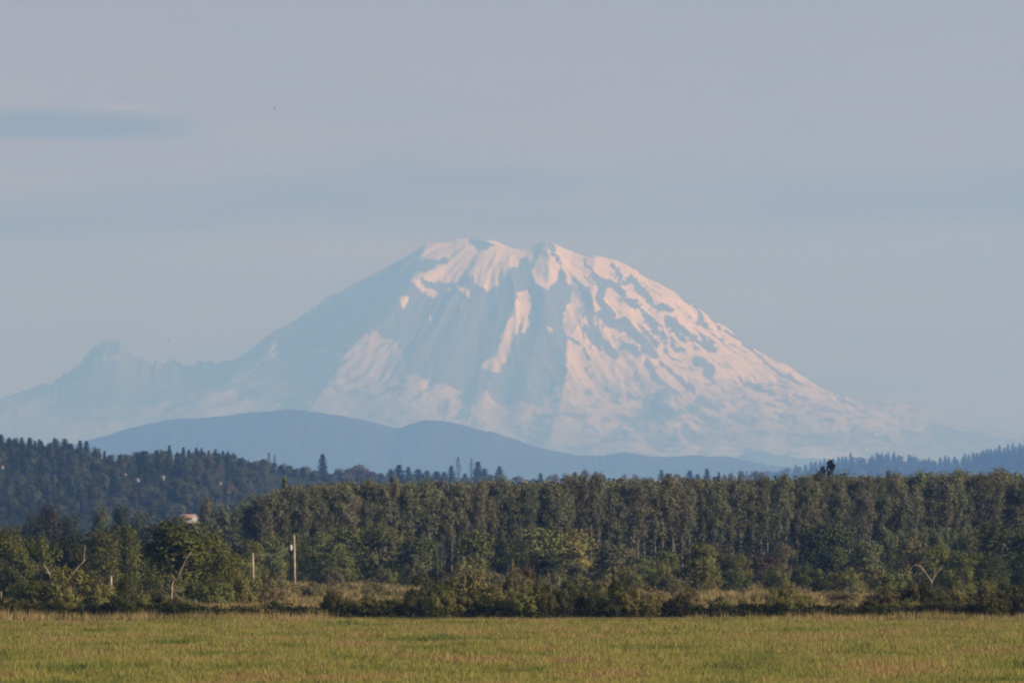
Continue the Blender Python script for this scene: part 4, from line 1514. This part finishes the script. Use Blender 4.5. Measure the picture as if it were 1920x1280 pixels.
def utility_pole(label, px, top, Y, r, can):
    x, _, z = at(px, top, Y)
    o = link('utility_pole', None, None, (x, Y, 0), label, 'utility pole')
    p = Parts()
    p.add(*tube([(0.12, 0, -0.3), (0.06, 0, z * 0.5), (0, 0, z)], [r * 1.15, r, r * 0.8], 10))
    link('shaft', p.mesh('pole_shaft', [M_POLE], True), o)
    if can:
        p = Parts()
        p.add(*tube([(-0.62, -0.1, z - 2.95), (-0.62, -0.1, z - 2.88), (-0.62, -0.1, z - 2.0), (-0.62, -0.1, z - 1.92)], [0.16, 0.23, 0.23, 0.2], 12))
        c = link('transformer', p.mesh('transformer_can', [M_STEEL], True), o)
        q = Parts()
        q.add(*tube([(-0.62, -0.1, z - 1.93), (-0.62, -0.1, z - 1.7)], [0.05, 0.03], 6))
        link('bushing', q.mesh('transformer_bushing', [M_STEEL]), c)
        q = Parts()
        q.add(*tube([(-0.42, -0.05, z - 2.4), (0.0, 0, z - 2.4)], [0.05, 0.05], 6))
        link('bracket', q.mesh('transformer_bracket', [M_STEEL]), c)
        p = Parts()
        p.add(*tube([(-0.42, 0, z - 0.25), (0.22, 0, z - 0.25)], [0.06, 0.06], 6))
        a = link('crossarm', p.mesh('pole_crossarm', [M_POLE]), o)
        q = Parts()
        q.add(*tube([(-0.38, 0, z - 0.2), (-0.38, 0, z - 0.02)], [0.06, 0.035], 6))
        link('insulator', q.mesh('pole_insulator', [M_STEEL]), a)
        p = Parts()
        p.add(*tube([(0, 0, z - 0.02), (0, 0, z + 0.22)], [0.06, 0.03], 6))
        link('top_insulator', p.mesh('pole_top_insulator', [M_STEEL]), o)
    else:
        p = Parts()
        p.add(*tube([(0, 0, z - 0.02), (0, 0, z + 0.15)], [0.05, 0.03], 6))
        link('top_insulator', p.mesh('pole_top_insulator', [M_STEEL]), o)
    return x, Y, z


pa = utility_pole('tall wooden utility pole with a grey transformer can', 551.5, 1003, 2240.0, 0.21, True)
pb = utility_pole('short wooden pole at the far end of the sagging wire', 474, 1038, 1900.0, 0.17, False)
w0 = np.array([pa[0] - 0.55, pa[1] - 0.2, pa[2] - 2.1])
w1 = np.array([pb[0], pb[1], pb[2] + 0.1])
pts = [w0 * (1 - t) + w1 * t - np.array([0, 0, 4 * 0.9 * t * (1 - t)]) for t in np.linspace(0, 1, 14)]
p = Parts()
p.add(*tube(pts, [0.016] * 14, 5))
link('power_cable', p.mesh('power_cable', [M_WIRE]), None, None, 'thin sagging cable strung between the two wooden poles', 'cable')


def bird(px, py, Y, span, label, bank):
    o = link('bird', None, None, at(px, py, Y), label, 'bird', 'birds in flight')
    b = Parts()
    b.add(*tube([(0, -0.28 * span, 0), (0, -0.2 * span, 0.01), (0, 0, 0.0), (0, 0.2 * span, 0), (0, 0.34 * span, 0)],
                [0.01 * span, 0.06 * span, 0.085 * span, 0.05 * span, 0.015 * span], 8))
    link('body', b.mesh('bird_body', [M_BIRD], True), o)
    for s in (-1, 1):
        w = Parts()
        k = 0.02 * span
        top = [(s * 0.05 * span, -0.1 * span, 0.02), (s * 0.26 * span, -0.14 * span, 0.12 * span), (s * 0.5 * span, 0.04 * span, 0.06 * span),
               (s * 0.26 * span, 0.06 * span, 0.12 * span), (s * 0.05 * span, 0.1 * span, 0.02)]
        V = top + [(a, c, d - k) for a, c, d in top]
        w.add(V, [(0, 1, 3, 4), (5, 9, 8, 6), (0, 5, 6, 1), (3, 8, 9, 4), (4, 9, 5, 0), (1, 6, 7, 2), (2, 7, 8, 3)], [(1, 2, 3), (6, 8, 7)])
        link('wing', w.mesh('bird_wing', [M_BIRD]), o)
    o.rotation_euler = (0.2, bank, random.uniform(0, 3))


bird(515, 203, 900.0, 0.26, 'small dark bird in open sky high above the mountain shoulder', 0.5)
bird(316, 638, 900.0, 0.22, 'tiny dark bird in the sky above the small craggy peak', -0.4)
bird(1076, 646, 900.0, 0.18, 'tiny dark bird crossing in front of the snow slopes', 0.2)

# ------------------------------------------------------------------ air
hb = mesh_np('haze', [(x, y, z) for z in (-42.0, 3400.0) for x, y in ((-61000, -5000), (61000, -5000), (61000, 132000), (-61000, 132000))],
             Q=[(3, 2, 1, 0), (4, 5, 6, 7), (0, 1, 5, 4), (1, 2, 6, 5), (2, 3, 7, 6), (3, 0, 4, 7)])
hm, nt, out = new_mat('air')
pv = nt.nodes.new('ShaderNodeVolumePrincipled')
pv.inputs['Color'].default_value = (0.205, 0.45, 1.0, 1)
pv.inputs['Absorption Color'].default_value = (0.85, 0.815, 0.86, 1)
pv.inputs['Density'].default_value = 3.0e-5
pv.inputs['Anisotropy'].default_value = 0.23
nt.links.new(pv.outputs[0], out.inputs['Volume'])
hb.materials.append(hm)
link('haze', hb, kind='stuff', label='thin blue haze filling the air out to the mountain', cat='haze')
